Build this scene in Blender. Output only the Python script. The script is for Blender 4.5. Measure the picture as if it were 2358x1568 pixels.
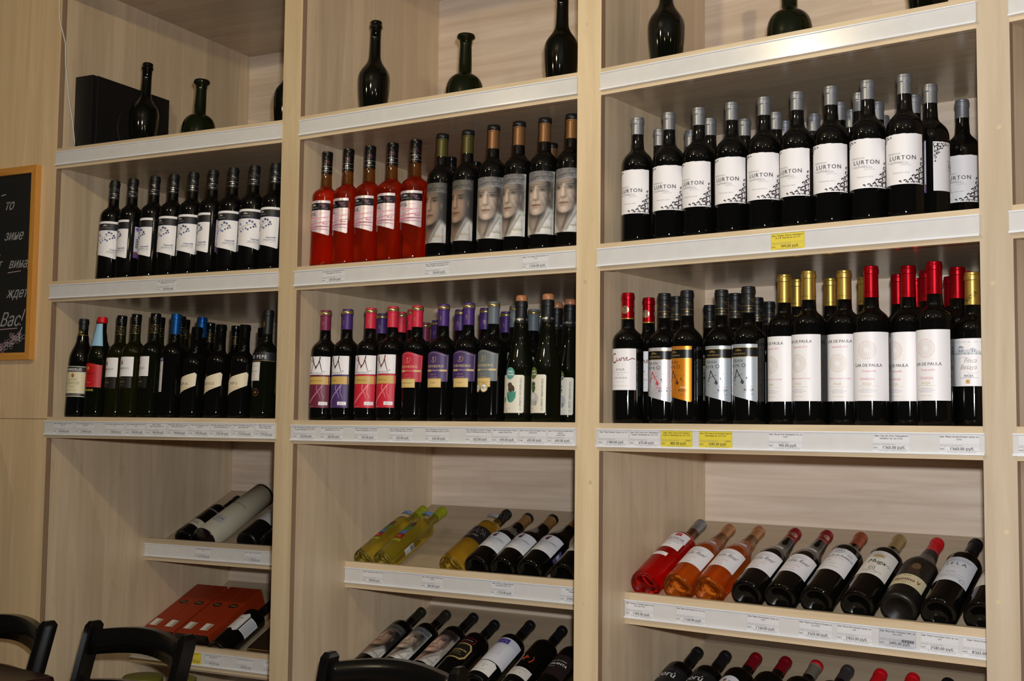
import bpy, bmesh, math, random
from mathutils import Matrix, Vector

# ------------------------------------------------------------------ scene, camera, light, exposure
for o in list(bpy.data.objects):
    bpy.data.objects.remove(o)
scene = bpy.context.scene
C = scene.collection
EYE = 1.40                                   # camera height above the floor

cam_data = bpy.data.cameras.new('camera')
cam = bpy.data.objects.new('camera', cam_data)
C.objects.link(cam)
scene.camera = cam
cam_data.sensor_width = 36.0
cam_data.lens = 2802.77 / 2358 * 36.0
cam_data.clip_start = 0.02
PITCH, ROLL = 0.06971, 0.01048
_c, _s = math.cos(PITCH), math.sin(PITCH)
_cr, _sr = math.cos(ROLL), math.sin(ROLL)
_f = Vector((0, _c, _s)); _u = Vector((0, -_s, _c)); _x = Vector((1, 0, 0))
_R = _x * _cr + _u * _sr
_U = _u * _cr - _x * _sr
cam.matrix_world = Matrix(((_R.x, _U.x, -_f.x, 0), (_R.y, _U.y, -_f.y, 0), (_R.z, _U.z, -_f.z, EYE), (0, 0, 0, 1)))

world = bpy.data.worlds.new('room_air')
scene.world = world
world.use_nodes = True
_bg = world.node_tree.nodes['Background']
_bg.inputs[0].default_value = (1.0, 0.90, 0.76, 1)
_bg.inputs[1].default_value = 0.020

def lamp(name, kind, loc, energy, color, size, rot=None):
    d = bpy.data.lights.new(name, kind)
    d.energy = energy
    d.color = color
    if kind == 'AREA':
        d.size = size
    else:
        d.shadow_soft_size = size
    o = bpy.data.objects.new(name, d)
    o.location = loc
    if rot:
        o.rotation_euler = rot
    C.objects.link(o)
    return o

# the on-camera flash, just above the lens, and the shop's warm ceiling spots
lamp('camera_flash', 'POINT', (0.035, 0.03, EYE + 0.105), 192, (0.95, 0.97, 1.0), 0.024)
for x, y, e in ((-2.0, 1.9, 10), (-0.9, 1.6, 34), (-0.5, 0.3, 4), (0.5, 0.9, 3), (1.3, 0.2, 3)):
    lamp('ceiling_spot', 'POINT', (x, y, 2.72), e, (1.0, 0.84, 0.54), 0.035)

scene.view_settings.view_transform = 'Standard'
scene.view_settings.look = 'None'
scene.view_settings.exposure = 0.0
scene.view_settings.gamma = 1.0
scene.view_settings.use_curve_mapping = False

# ------------------------------------------------------------------ helpers
def lin(c):
    return tuple(((v / 255) / 12.92 if v <= 10.3 else ((v / 255 + 0.055) / 1.055) ** 2.4) for v in c)

MATS = {}
def mat(name, col, rough=0.5, metal=0.0, coat=0.0, trans=0.0, ior=1.45, spec=0.5, coat_rough=0.03):
    if name in MATS:
        return MATS[name]
    m = bpy.data.materials.new(name)
    m.use_nodes = True
    nt = m.node_tree
    b = nt.nodes['Principled BSDF']
    l = lin(col)
    # a faint procedural unevenness so nothing is perfectly flat
    tc = nt.nodes.new('ShaderNodeTexCoord')
    no = nt.nodes.new('ShaderNodeTexNoise'); no.inputs['Scale'].default_value = 35
    nt.links.new(tc.outputs['Object'], no.inputs['Vector'])
    mx = nt.nodes.new('ShaderNodeMix'); mx.data_type = 'RGBA'
    mx.inputs['A'].default_value = tuple(v * 0.94 for v in l) + (1,)
    mx.inputs['B'].default_value = tuple(min(1, v * 1.06) for v in l) + (1,)
    nt.links.new(no.outputs['Fac'], mx.inputs['Factor'])
    nt.links.new(mx.outputs['Result'], b.inputs['Base Color'])
    b.inputs['Roughness'].default_value = rough
    b.inputs['Metallic'].default_value = metal
    b.inputs['Coat Weight'].default_value = coat
    b.inputs['Coat Roughness'].default_value = coat_rough
    b.inputs['Transmission Weight'].default_value = trans
    b.inputs['IOR'].default_value = ior
    b.inputs['Specular IOR Level'].default_value = spec
    MATS[name] = m
    return m

def ink(name, rough=0.45, metal=0.0, coat=0.0):
    """printed paper: the colour comes from the print itself (mesh attribute)"""
    if name in MATS:
        return MATS[name]
    m = bpy.data.materials.new(name)
    m.use_nodes = True
    nt = m.node_tree
    b = nt.nodes['Principled BSDF']
    a = nt.nodes.new('ShaderNodeVertexColor'); a.layer_name = 'Col'
    nt.links.new(a.outputs['Color'], b.inputs['Base Color'])
    b.inputs['Roughness'].default_value = rough
    b.inputs['Metallic'].default_value = metal
    b.inputs['Coat Weight'].default_value = coat
    MATS[name] = m
    return m

def wood(name, col, axis, rough=0.33, contrast=0.10, scale=1.0):
    """pale maple laminate, grain running along the given local axis"""
    if name in MATS:
        return MATS[name]
    m = bpy.data.materials.new(name)
    m.use_nodes = True
    nt = m.node_tree
    b = nt.nodes['Principled BSDF']
    tc = nt.nodes.new('ShaderNodeTexCoord')
    mp = nt.nodes.new('ShaderNodeMapping')
    s = [26.0 * scale] * 3
    s[axis] = 1.5 * scale
    mp.inputs['Scale'].default_value = s
    nt.links.new(tc.outputs['Object'], mp.inputs['Vector'])
    n1 = nt.nodes.new('ShaderNodeTexNoise')
    n1.inputs['Scale'].default_value = 1.0; n1.inputs['Detail'].default_value = 7; n1.inputs['Roughness'].default_value = 0.62; n1.inputs['Distortion'].default_value = 0.7
    nt.links.new(mp.outputs['Vector'], n1.inputs['Vector'])
    # broad boards with slightly different tones
    mp2 = nt.nodes.new('ShaderNodeMapping')
    s2 = [7.0] * 3
    s2[axis] = 0.45
    mp2.inputs['Scale'].default_value = s2
    nt.links.new(tc.outputs['Object'], mp2.inputs['Vector'])
    n2 = nt.nodes.new('ShaderNodeTexVoronoi'); n2.inputs['Scale'].default_value = 1.0
    nt.links.new(mp2.outputs['Vector'], n2.inputs['Vector'])
    # small brownish flecks
    n3 = nt.nodes.new('ShaderNodeTexNoise'); n3.inputs['Scale'].default_value = 9.0; n3.inputs['Detail'].default_value = 3
    mp3 = nt.nodes.new('ShaderNodeMapping')
    s3 = [1.3] * 3
    s3[axis] = 0.75
    mp3.inputs['Scale'].default_value = s3
    nt.links.new(tc.outputs['Object'], mp3.inputs['Vector'])
    nt.links.new(mp3.outputs['Vector'], n3.inputs['Vector'])
    r3 = nt.nodes.new('ShaderNodeMapRange'); r3.inputs['From Min'].default_value = 0.63; r3.inputs['From Max'].default_value = 0.80
    r3.inputs['To Max'].default_value = 0.55
    nt.links.new(n3.outputs['Fac'], r3.inputs['Value'])
    l = lin(col)
    ramp = nt.nodes.new('ShaderNodeValToRGB')
    e = ramp.color_ramp.elements
    e[0].position = 0.30; e[1].position = 0.72
    e[0].color = (l[0] * (1 - contrast * 1.5), l[1] * (1 - contrast * 1.9), l[2] * (1 - contrast * 2.3), 1)
    e[1].color = tuple(min(1, v * (1 + contrast * 0.5)) for v in l) + (1,)
    nt.links.new(n1.outputs['Fac'], ramp.inputs['Fac'])
    mx = nt.nodes.new('ShaderNodeMix'); mx.data_type = 'RGBA'; mx.blend_type = 'MULTIPLY'
    mx.inputs['Factor'].default_value = 0.16
    nt.links.new(ramp.outputs['Color'], mx.inputs['A'])
    nt.links.new(n2.outputs['Color'], mx.inputs['B'])
    hs = nt.nodes.new('ShaderNodeHueSaturation'); hs.inputs['Saturation'].default_value = 0.0; hs.inputs['Value'].default_value = 1.6
    nt.links.new(n2.outputs['Color'], hs.inputs['Color'])
    nt.links.new(hs.outputs['Color'], mx.inputs['B'])
    m3 = nt.nodes.new('ShaderNodeMix'); m3.data_type = 'RGBA'
    m3.inputs['B'].default_value = (l[0] * 0.74, l[1] * 0.60, l[2] * 0.50, 1)
    nt.links.new(r3.outputs['Result'], m3.inputs['Factor'])
    nt.links.new(mx.outputs['Result'], m3.inputs['A'])
    nt.links.new(m3.outputs['Result'], b.inputs['Base Color'])
    b.inputs['Roughness'].default_value = rough
    bp = nt.nodes.new('ShaderNodeBump'); bp.inputs['Strength'].default_value = 0.04; bp.inputs['Distance'].default_value = 0.002
    nt.links.new(n1.outputs['Fac'], bp.inputs['Height'])
    nt.links.new(bp.outputs['Normal'], b.inputs['Normal'])
    MATS[name] = m
    return m

def crisp(pr, a=0.45):
    """support loops at the corners of a lathe profile so edges stay sharp"""
    out = [pr[0]]
    for q0, q1, q2 in zip(pr, pr[1:], pr[2:]):
        d0 = math.atan2(q1[1] - q0[1], q1[0] - q0[0]); d1 = math.atan2(q2[1] - q1[1], q2[0] - q1[0])
        t = abs((d1 - d0 + math.pi) % (2 * math.pi) - math.pi)
        if t > a:
            l0 = math.hypot(q1[0] - q0[0], q1[1] - q0[1]); l1 = math.hypot(q2[0] - q1[0], q2[1] - q1[1])
            f0 = min(0.0003, l0 * 0.3) / max(l0, 1e-9); f1 = min(0.0003, l1 * 0.3) / max(l1, 1e-9)
            out += [(q1[0] + (q0[0] - q1[0]) * f0, q1[1] + (q0[1] - q1[1]) * f0), q1, (q1[0] + (q2[0] - q1[0]) * f1, q1[1] + (q2[1] - q1[1]) * f1)]
        else:
            out.append(q1)
    return out + [pr[-1]]

class MB:
    """collects simple solids and links them as one mesh object"""
    def __init__(self):
        self.v = []; self.f = []; self.m = []; self.s = []
    def face(self, idx, m=0, s=False):
        self.f.append(tuple(idx)); self.m.append(m); self.s.append(s)
    def hexa(self, p, m=0, sides=None):
        """8 corners: bottom ring 0-3 (ccw from above), top ring 4-7"""
        n = len(self.v); self.v += [tuple(q) for q in p]
        for k, q in enumerate(((3, 2, 1, 0), (4, 5, 6, 7), (0, 1, 5, 4), (1, 2, 6, 5), (2, 3, 7, 6), (3, 0, 4, 7))):
            self.face([n + i for i in q], sides[k] if sides else m)
        return self
    def box(self, x0, y0, z0, x1, y1, z1, m=0, sides=None):
        return self.hexa([(x0, y0, z0), (x1, y0, z0), (x1, y1, z0), (x0, y1, z0), (x0, y0, z1), (x1, y0, z1), (x1, y1, z1), (x0, y1, z1)], m, sides)
    def lathe(self, prof, seg=32, m=0, cx=0, cy=0, smooth=True):
        n = len(self.v); rings = []
        for r, z in prof:
            if r < 1e-6:
                rings.append([len(self.v)]); self.v.append((cx, cy, z))
            else:
                rings.append(list(range(len(self.v), len(self.v) + seg)))
                for k in range(seg):
                    a = 2 * math.pi * k / seg
                    self.v.append((cx + r * math.sin(a), cy - r * math.cos(a), z))
        for a, b in zip(rings, rings[1:]):
            if len(a) == 1 and len(b) == 1:
                continue
            for k in range(seg):
                j = (k + 1) % seg
                if len(a) == 1:
                    self.face((a[0], b[j], b[k]), m, smooth)
                elif len(b) == 1:
                    self.face((a[k], a[j], b[0]), m, smooth)
                else:
                    self.face((a[k], a[j], b[j], b[k]), m, smooth)
        return self
    def tube(self, pts, r, seg=8, m=0, radii=None, caps=True):
        pts = [Vector(p) for p in pts]; n0 = len(self.v)
        up = None
        for i, p in enumerate(pts):
            t = (pts[min(i + 1, len(pts) - 1)] - pts[max(i - 1, 0)]).normalized()
            if up is None:
                up = Vector((0, 0, 1)) if abs(t.z) < 0.9 else Vector((0, 1, 0))
            a = (up - t * up.dot(t)).normalized(); b = t.cross(a); up = a
            rr = radii[i] if radii else r
            for k in range(seg):
                w = 2 * math.pi * k / seg
                self.v.append(tuple(p + (a * math.cos(w) + b * math.sin(w)) * rr))
        for i in range(len(pts) - 1):
            for k in range(seg):
                j = (k + 1) % seg
                self.face((n0 + i * seg + k, n0 + i * seg + j, n0 + (i + 1) * seg + j, n0 + (i + 1) * seg + k), m, True)
        if caps:
            self.face([n0 + k for k in range(seg)][::-1], m)
            self.face([n0 + (len(pts) - 1) * seg + k for k in range(seg)], m)
        return self
    def mesh(self, name, mats):
        me = bpy.data.meshes.new(name)
        me.from_pydata(self.v, [], self.f)
        for m in mats:
            me.materials.append(m)
        me.polygons.foreach_set('material_index', self.m)
        me.polygons.foreach_set('use_smooth', self.s)
        bm = bmesh.new(); bm.from_mesh(me)
        bmesh.ops.recalc_face_normals(bm, faces=bm.faces)
        bm.to_mesh(me); bm.free()
        me.update()
        return me
    def build(self, name, mats, parent=None, bevel=0.0):
        if not isinstance(mats, (list, tuple)):
            mats = [mats]
        me = self.mesh(name, mats)
        if bevel:
            bm = bmesh.new(); bm.from_mesh(me)
            bmesh.ops.bevel(bm, geom=[e for e in bm.edges if e.calc_face_angle(0) > 0.6], offset=bevel, segments=2, affect='EDGES', profile=0.6)
            bm.to_mesh(me); bm.free()
        return link(name, me, parent)

def link(name, me, parent=None):
    o = bpy.data.objects.new(name, me)
    C.objects.link(o)
    if parent:
        o.parent = parent
    return o

def tag(o, label=None, cat=None, group=None, kind=None):
    if label: o['label'] = label
    if cat: o['category'] = cat
    if group: o['group'] = group
    if kind: o['kind'] = kind
    return o

def empty(name, loc=(0, 0, 0), rz=0.0):
    o = bpy.data.objects.new(name, None)
    o.empty_display_size = 0.05
    o.location = loc; o.rotation_euler = (0, 0, rz)
    C.objects.link(o)
    return o

# ------------------------------------------------------------------ the bays of shelving (plan position of front-left and front-right corners)
BAY = [((-1.4310, 3.7628), (-0.6520, 3.3707)), ((-0.5921, 3.3198), (0.1507, 2.8680)), ((0.2046, 2.8317), (0.8985, 2.3236))]
_e0 = Vector((0.8985, 2.3236)) + Vector((math.cos(math.radians(-38.6)), math.sin(math.radians(-38.6)))) * 0.062
_e1 = _e0 + Vector((math.cos(math.radians(-41)), math.sin(math.radians(-41)))) * 0.86
BAY.append((tuple(_e0), tuple(_e1)))
SHELF_Z = [0.85, 0.4315, 0.0121]             # board tops, measured from eye height
DZ = [0.0, -0.0033, -0.0042, -0.0042]
THICK = 0.0642
DEPTH = [0.92, 0.662, 0.532, 0.50]
LEAN = [math.radians(3.3), math.radians(1.8), 0.0, 0.0]
RACKV = [(0.44, 0.44), (0.235, 0.235), (0.12, 0.12), (0.12, 0.12)]
RSL = 0.4375
RTH = math.atan(RSL)

def frame(b):
    (x0, y0), (x1, y1) = BAY[b]
    L = math.hypot(x1 - x0, y1 - y0)
    return x0, y0, math.atan2(y1 - y0, x1 - x0), L
def shelf_z(b, s):
    return EYE + SHELF_Z[s] + DZ[b]
def bay_matrix(b, u, v, z):
    x0, y0, a, L = frame(b)
    return Matrix.Translation((x0 + math.cos(a) * u - math.sin(a) * v, y0 + math.sin(a) * u + math.cos(a) * v, z)) @ Matrix.Rotation(a, 4, 'Z')

W_UP = wood('maple_upright', (220, 199, 162), 2, 0.38, 0.12)
W_PALE_DIM = wood('maple_upright_pale_dimmed', (197, 181, 157), 2, 0.38, 0.12)  # less yellow board, its colour also darkened to offset excess lamp light there
W_EDGE = wood('maple_edge_band', (150, 124, 100), 2, 0.45, 0.08)
W_SIDE = wood('maple_side_panel', (216, 195, 164), 2, 0.33, 0.12)
W_BACK = wood('maple_back_panel', (226, 209, 190), 0, 0.33, 0.16)
W_SHELF = wood('maple_shelf', (186, 168, 142), 0, 0.22, 0.10)
W_FRONT = wood('maple_front_edge', (210, 191, 160), 0, 0.40, 0.14)
W_WALL = wood('maple_wall_panel', (218, 191, 150), 2, 0.42, 0.10)
RAIL = mat('price_rail_plastic', (214, 212, 210), 0.22, coat=0.5)
RAILE = mat('clear_rail_edge', (236, 238, 240), 0.12, coat=0.6)
CAPM = wood('maple_screw_cap', (206, 186, 154), 0, 0.4, 0.05)

def rail(parent, u0, u1, v, z0, z1, tilt=0.0):
    """price rail: white insert in a clear channel with rolled lips"""
    b = MB()
    b.box(u0, v - 0.004, z0, u1, v, z1, 0)
    b.box(u0, v - 0.0075, z1 - 0.0022, u1, v - 0.004, z1, 1)
    b.box(u0, v - 0.0085, z0 - 0.0012, u1, v - 0.002, z0 + 0.0026, 1)
    o = b.build('price_rail', [RAIL, RAILE], parent)
    o['label'] = 'white plastic price rail'
    return o

def rack_off(b, r):
    return -r * (0.329 if b == 0 else 0.313)

def build_bay(b, label, first_rack=True):
    x0, y0, a, L = frame(b)
    D = DEPTH[b]
    root = empty('wine_shelf_unit', (x0, y0, 0), a)
    tag(root, label, 'shelf', 'bays of the wine shelving')
    top = EYE + (1.40 if b == 0 else 1.38)
    MB().box(-0.019, 0.018, 0, 0, D, top, sides=[0] * 6).build('side_panel', W_SIDE, root)
    MB().box(L, 0.018, 0, L + 0.019, D, top).build('side_panel', W_SIDE, root)
    MB().box(-0.019, D, EYE - 0.06, L + 0.019, D + 0.012, top).build('back_panel', W_BACK, root)
    MB().box(-0.019, D - (0.04 if b == 0 else 0.0), 0, L + 0.019, D + 0.012, EYE - 0.06).build('back_panel', W_BACK, root)
    MB().box(-0.019, 0.018, top, L + 0.019, D + 0.012, top + 0.02).build('top_panel', W_SHELF, root)
    MB().box(0, -0.001, top - 0.06, L, 0.018, top + 0.10).build('cornice', W_FRONT, root)
    for s in range(3):
        z = shelf_z(b, s)
        drop = (D - 0.002) * math.tan(LEAN[b])
        t = MB()
        # fascia and the board behind it; the board's top falls slightly to the back
        t.box(0, 0, z - THICK, L, 0.018, z, sides=[1, 0, 0, 0, 0, 0])
        zb0 = z - THICK + 0.006
        t.hexa([(0, 0.018, zb0), (L, 0.018, zb0), (L, D, zb0), (0, D, zb0), (0, 0.018, z - 0.018 * math.tan(LEAN[b])), (L, 0.018, z - 0.018 * math.tan(LEAN[b])), (L, D, z - D * math.tan(LEAN[b])), (0, D, z - D * math.tan(LEAN[b]))], 1)
        sh = t.build('shelf', [W_FRONT, W_SHELF], root)
        o0 = -0.012 if s < 2 else -0.013
        rail(sh, -0.006 if s else 0.0, L + (0.001 if s < 2 else 0.004), 0.0, z + o0 - 0.041, z + o0)
    for r in range(2):
        if b == 3: break
        off = rack_off(b, r)
        va, vb = RACKV[b]
        if r == 1 and b == 0: va = vb = 0.39
        zb = EYE - 0.252 + off - (0.0 if b < 2 else -0.005)
        De = D - (0.04 if b == 0 else 0.0) - 0.001
        zf = zb - (De - va - 0.018) * RSL
        t = MB()
        t.hexa([(0, va + 0.018, zf - 0.018), (L, va + 0.018, zf - 0.018), (L, De, zb - 0.018), (0, De, zb - 0.018), (0, va + 0.018, zf), (L, va + 0.018, zf), (L, De, zb), (0, De, zb)], 0)
        zt = EYE - 0.392 + off
        t.box(0, va, zt - 0.074, L, va + 0.018, zt, 1)
        rk = t.build('slanted_rack', [W_SHELF, W_FRONT], root)
        rail(rk, 0.001, L - 0.001, va, zt - 0.058, zt - 0.016)
    MB().box(0, 0.03, 0, L, 0.048, 0.30).build('plinth', W_FRONT, root)
    # the upright that closes the gap to the bay before it
    if b > 0:
        px1, py1 = BAY[b - 1][1]
        dx, dy = px1 - x0, py1 - y0
        ca, sa = math.cos(-a), math.sin(-a)
        lx, ly = dx * ca - dy * sa, dx * sa + dy * ca
        t = MB()
        t.hexa([(lx, ly, 0), (0, 0, 0), (0, 0.018, 0), (lx, ly + 0.018, 0), (lx, ly, top + 0.1), (0, 0, top + 0.1), (0, 0.018, top + 0.1), (lx, ly + 0.018, top + 0.1)], sides=[0, 0, 0, 1, 1, 1])
        up = t.build('upright', [W_PALE_DIM if b == 3 else W_UP, W_EDGE], root)
        for k, zc in enumerate((-1.05, -0.72, -0.35, -0.13, 0.28, 0.52, 0.93, 1.12)):
            f = 0.35 if k % 2 else 0.62
            m = MB()
            n = Vector((ly, -lx, 0)).normalized()
            if n.y > 0: n = -n
            c = Vector((lx * f, ly * f, EYE + zc + 0.03 * ((k * 7 + b * 3) % 5 - 2)))
            t1 = Vector((lx, ly, 0)).normalized(); t2 = Vector((0, 0, 1))
            ring = [c + (t1 * math.cos(w) + t2 * math.sin(w)) * 0.0048 for w in [2 * math.pi * q / 14 for q in range(14)]]
            m.v += [tuple(p + n * 0.0001) for p in ring] + [tuple(p + n * 0.0007) for p in ring]
            m.face(range(14)); m.face(range(14, 28))
            for q in range(14): m.face((q, (q + 1) % 14, 14 + (q + 1) % 14, 14 + q))
            m.build('screw_cap', CAPM, up)
    return root

build_bay(0, 'maple shelving bay beside the chalkboard, holding the black speaker on its top shelf')
build_bay(1, 'maple shelving bay holding the orange rosé bottles and the face-labelled bottles')
build_bay(2, 'maple shelving bay holding the white-labelled bottles with silver capsules')
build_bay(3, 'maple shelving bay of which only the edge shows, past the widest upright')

# ------------------------------------------------------------------ the room
x0, y0, a, L = frame(0)
wl = empty('wall_left', (x0, y0, 0), a); tag(wl, kind='structure')
MB().box(-1.6, 0.0, EYE + 0.0058, 0, 0.02, EYE + 1.52, sides=[0, 0, 0, 1, 0, 0]).build('wall_panel', [W_WALL, W_EDGE], wl)
MB().box(-1.6, 0.0, 0, 0, 0.02, EYE + 0.0044, sides=[0, 0, 0, 1, 0, 0]).build('wall_panel', [W_WALL, W_EDGE], wl)
W_FLOOR = wood('floor_laminate', (120, 84, 56), 1, 0.35, 0.14, 0.5)
tag(MB().box(-4.5, -2.5, -0.03, 4.5, 5.2, 0).build('floor', W_FLOOR), kind='structure')
tag(MB().box(-4.5, -2.5, 3.0, 4.5, 5.2, 3.03).build('ceiling', mat('ceiling_paint', (112, 106, 98), 0.9)), kind='structure')
tag(MB().box(-4.5, 5.2, 0, 4.5, 5.25, 3.0).build('wall_back', mat('wall_paint', (214, 200, 178), 0.8)), kind='structure')

# ------------------------------------------------------------------ lettering and flat print
GLYPH = {}
_fc = bpy.data.curves.new('lettering', 'FONT')
_fc.resolution_u = 2
_fo = bpy.data.objects.new('lettering', _fc)
def _glyph_mesh(s):
    _fc.body = s
    me = bpy.data.meshes.new_from_object(_fo)
    vs = [(v.co.x, v.co.y) for v in me.vertices]
    fs = [tuple(p.vertices) for p in me.polygons]
    bpy.data.meshes.remove(me)
    return vs, fs
_hv, _ = _glyph_mesh('H')
CAPH = max(v[1] for v in _hv)
_bar, _ = _glyph_mesh('|')
_bar0 = min(v[0] for v in _bar)
def glyph(ch):
    if ch not in GLYPH:
        both, _ = _glyph_mesh(ch + '|')
        vs, fs = _glyph_mesh(ch) if ch != ' ' else ([], [])
        adv = max(v[0] for v in both) - max(v[0] for v in _bar)
        GLYPH[ch] = ([(x / CAPH, y / CAPH) for x, y in vs], fs, adv / CAPH)
    return GLYPH[ch]

class Art:
    """flat coloured shapes in millimetres, later wrapped on a bottle or laid on a card"""
    def __init__(self):
        self.v = []; self.f = []; self.c = []; self.layer = 0
    def poly(self, pts, col, up=True):
        if up: self.layer += 1
        n = len(self.v)
        self.v += [(x, y, self.layer) for x, y in pts]
        self.f.append(tuple(range(n, n + len(pts)))); self.c.append(lin(col) + (1,))
        return self
    def rect(self, x0, y0, x1, y1, col):
        return self.poly([(x0, y0), (x1, y0), (x1, y1), (x0, y1)], col)
    def disc(self, x, y, r, col, n=18, ry=None):
        ry = ry or r
        return self.poly([(x + r * math.cos(2 * math.pi * k / n), y + ry * math.sin(2 * math.pi * k / n)) for k in range(n)], col)
    def stroke(self, pts, w, col, w1=None, up=True):
        """a ribbon of width w (tapering to w1)"""
        if up: self.layer += 1
        w1 = w if w1 is None else w1
        N = len(pts); n = len(self.v)
        for i, (x, y) in enumerate(pts):
            xa, ya = pts[max(i - 1, 0)]; xb, yb = pts[min(i + 1, N - 1)]
            dx, dy = xb - xa, yb - ya; l = math.hypot(dx, dy) or 1
            ww = (w + (w1 - w) * i / max(1, N - 1)) / 2
            self.v += [(x - dy / l * ww, y + dx / l * ww, self.layer), (x + dy / l * ww, y - dx / l * ww, self.layer)]
        for i in range(N - 1):
            self.f.append((n + 2 * i + 1, n + 2 * i + 3, n + 2 * i + 2, n + 2 * i)); self.c.append(lin(col) + (1,))
        return self
    def arc(self, x, y, r, a0, a1, w, col, n=14, ry=None, up=True):
        ry = ry or r
        return self.stroke([(x + r * math.cos(math.radians(a0 + (a1 - a0) * k / n)), y + ry * math.sin(math.radians(a0 + (a1 - a0) * k / n))) for k in range(n + 1)], w, col, up=up)
    def frame(self, x0, y0, x1, y1, w, col):
        self.layer += 1
        for a in (((x0, y0), (x1, y0)), ((x1, y0), (x1, y1)), ((x1, y1), (x0, y1)), ((x0, y1), (x0, y0))):
            self.stroke(a, w, col, up=False)
        return self
    def text(self, s, x, y, size, col, align='C', slant=0.0, sp=0.0, sx=1.0, rot=0.0, wmax=None, bold=0.0):
        adv = [glyph(ch)[2] * sx + sp for ch in s]
        W = sum(adv) * size
        if wmax and W > wmax:
            k = wmax / W; sx *= k; adv = [a * k for a in adv]; W = wmax
        self.layer += 1
        ox = {'L': 0, 'C': -W / 2, 'R': -W}[align]
        cr, sr = math.cos(rot), math.sin(rot)
        col = lin(col) + (1,)
        for ch, a in zip(s, adv):
            vs, fs, _ = glyph(ch)
            for dx in ((0,) if not bold else (-bold, bold)):
                n = len(self.v)
                for gx, gy in vs:
                    px = ox + (gx * sx + slant * gy) * size + dx; py = gy * size
                    self.v.append((x + px * cr - py * sr, y + px * sr + py * cr, self.layer))
                for f in fs:
                    self.f.append(tuple(n + i for i in f)); self.c.append(col)
            ox += a * size
        return self
    def groups(self, p):
        """separate labels on one bottle: pieces of paper that do not touch, each with its own print"""
        def bb(art, f):
            xs = [art.v[k][0] for k in f]; ys = [art.v[k][1] for k in f]
            return [min(xs), min(ys), max(xs), max(ys)]
        boxes = []
        for i, f in enumerate(self.f):
            b = bb(self, f); ids = [i]; keep = []
            for ob, oi in boxes:
                if b[0] < ob[2] + 0.6 and b[2] > ob[0] - 0.6 and b[1] < ob[3] + 0.6 and b[3] > ob[1] - 0.6:
                    b = [min(b[0], ob[0]), min(b[1], ob[1]), max(b[2], ob[2]), max(b[3], ob[3])]; ids += oi
                else:
                    keep.append((ob, oi))
            boxes = keep + [(b, ids)]
        out = []
        own = {}
        for i, f in enumerate(p.f):
            b = bb(p, f); x, y = (b[0] + b[2]) / 2, (b[1] + b[3]) / 2
            own.setdefault(min(range(len(boxes)), key=lambda k: max(boxes[k][0][0] - x, x - boxes[k][0][2], 0) + max(boxes[k][0][1] - y, y - boxes[k][0][3], 0)), []).append(i)
        for k, (b, ids) in enumerate(boxes):
            ga, gp = Art(), Art()
            for src, dst, sel in ((self, ga, sorted(ids)), (p, gp, own.get(k, []))):
                for i in sel:
                    n = len(dst.v); dst.v += [src.v[q] for q in src.f[i]]
                    dst.f.append(tuple(range(n, n + len(src.f[i])))); dst.c.append(src.c[i])
            out.append((ga, gp))
        return out
    def _mesh(self, name, fn, m, cuts, order):
        bm = bmesh.new()
        li = bm.faces.layers.int.new('ci')
        vs = [bm.verts.new((x, y, l)) for x, y, l in self.v]
        for i, f in enumerate(self.f):
            try:
                fc = bm.faces.new([vs[k] for k in f])
            except ValueError:
                continue
            fc[li] = i
        bmesh.ops.recalc_face_normals(bm, faces=bm.faces)
        big = [f for f in bm.faces if len(f.verts) > 4]
        if big: bmesh.ops.triangulate(bm, faces=big)
        for x in cuts:
            g = [f for f in bm.faces if min(v.co.x for v in f.verts) < x - 1e-4 and max(v.co.x for v in f.verts) > x + 1e-4]
            if not g: continue
            es = {e for f in g for e in f.edges}; ws = {v for f in g for v in f.verts}
            bmesh.ops.bisect_plane(bm, geom=list(ws) + list(es) + g, plane_co=(x, 0, 0), plane_no=(1, 0, 0), dist=1e-5)
        for f in bm.faces:
            f.normal_update()
            if f.normal.z < 0: f.normal_flip()
            f.smooth = True
        for v in bm.verts:
            v.co = fn(v.co.x, v.co.y, v.co.z * order)
        me = bpy.data.meshes.new(name)
        ci = [f[li] for f in bm.faces]
        bm.to_mesh(me); bm.free()
        at = me.color_attributes.new('Col', 'FLOAT_COLOR', 'CORNER')
        buf = []
        for p, k in zip(me.polygons, ci):
            buf += list(self.c[k]) * p.loop_total
        at.data.foreach_set('color', buf)
        me.materials.append(m)
        return me
    def wrap(self, name, R, m, eps=0.0003, rf=None):
        """around a bottle of radius R (m); x runs right along the arc, y up from the bottle's foot"""
        xs = [v[0] for v in self.v]
        step = R * 1000 * 0.16
        cuts = [step * k for k in range(math.ceil(min(xs) / step), math.floor(max(xs) / step) + 1)]
        def fn(x, y, l):
            t = x / 1000 / R
            r = (rf(y / 1000) if rf else R) + eps + l
            return Vector((r * math.sin(t), -r * math.cos(t), y / 1000))
        me = self._mesh(name, fn, m, cuts, 0.000022)
        return me
    def flat(self, name, m, eps=0.0002):
        return self._mesh(name, lambda x, y, l: Vector((x / 1000, -eps - l, y / 1000)), m, [], 0.000012)

PAPER = ink('label_paper', 0.48)
PRINT = ink('label_print', 0.42)
SHEEN = ink('silver_paper', 0.30, metal=0.45)
FOILP = ink('foil_print', 0.28, metal=0.75)
BLACK_GLASS = mat('black_glass', (9, 9, 8), 0.04, spec=0.5)
GREEN_GLASS = mat('dark_green_glass', (12, 15, 6), 0.04, spec=0.5)

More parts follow.
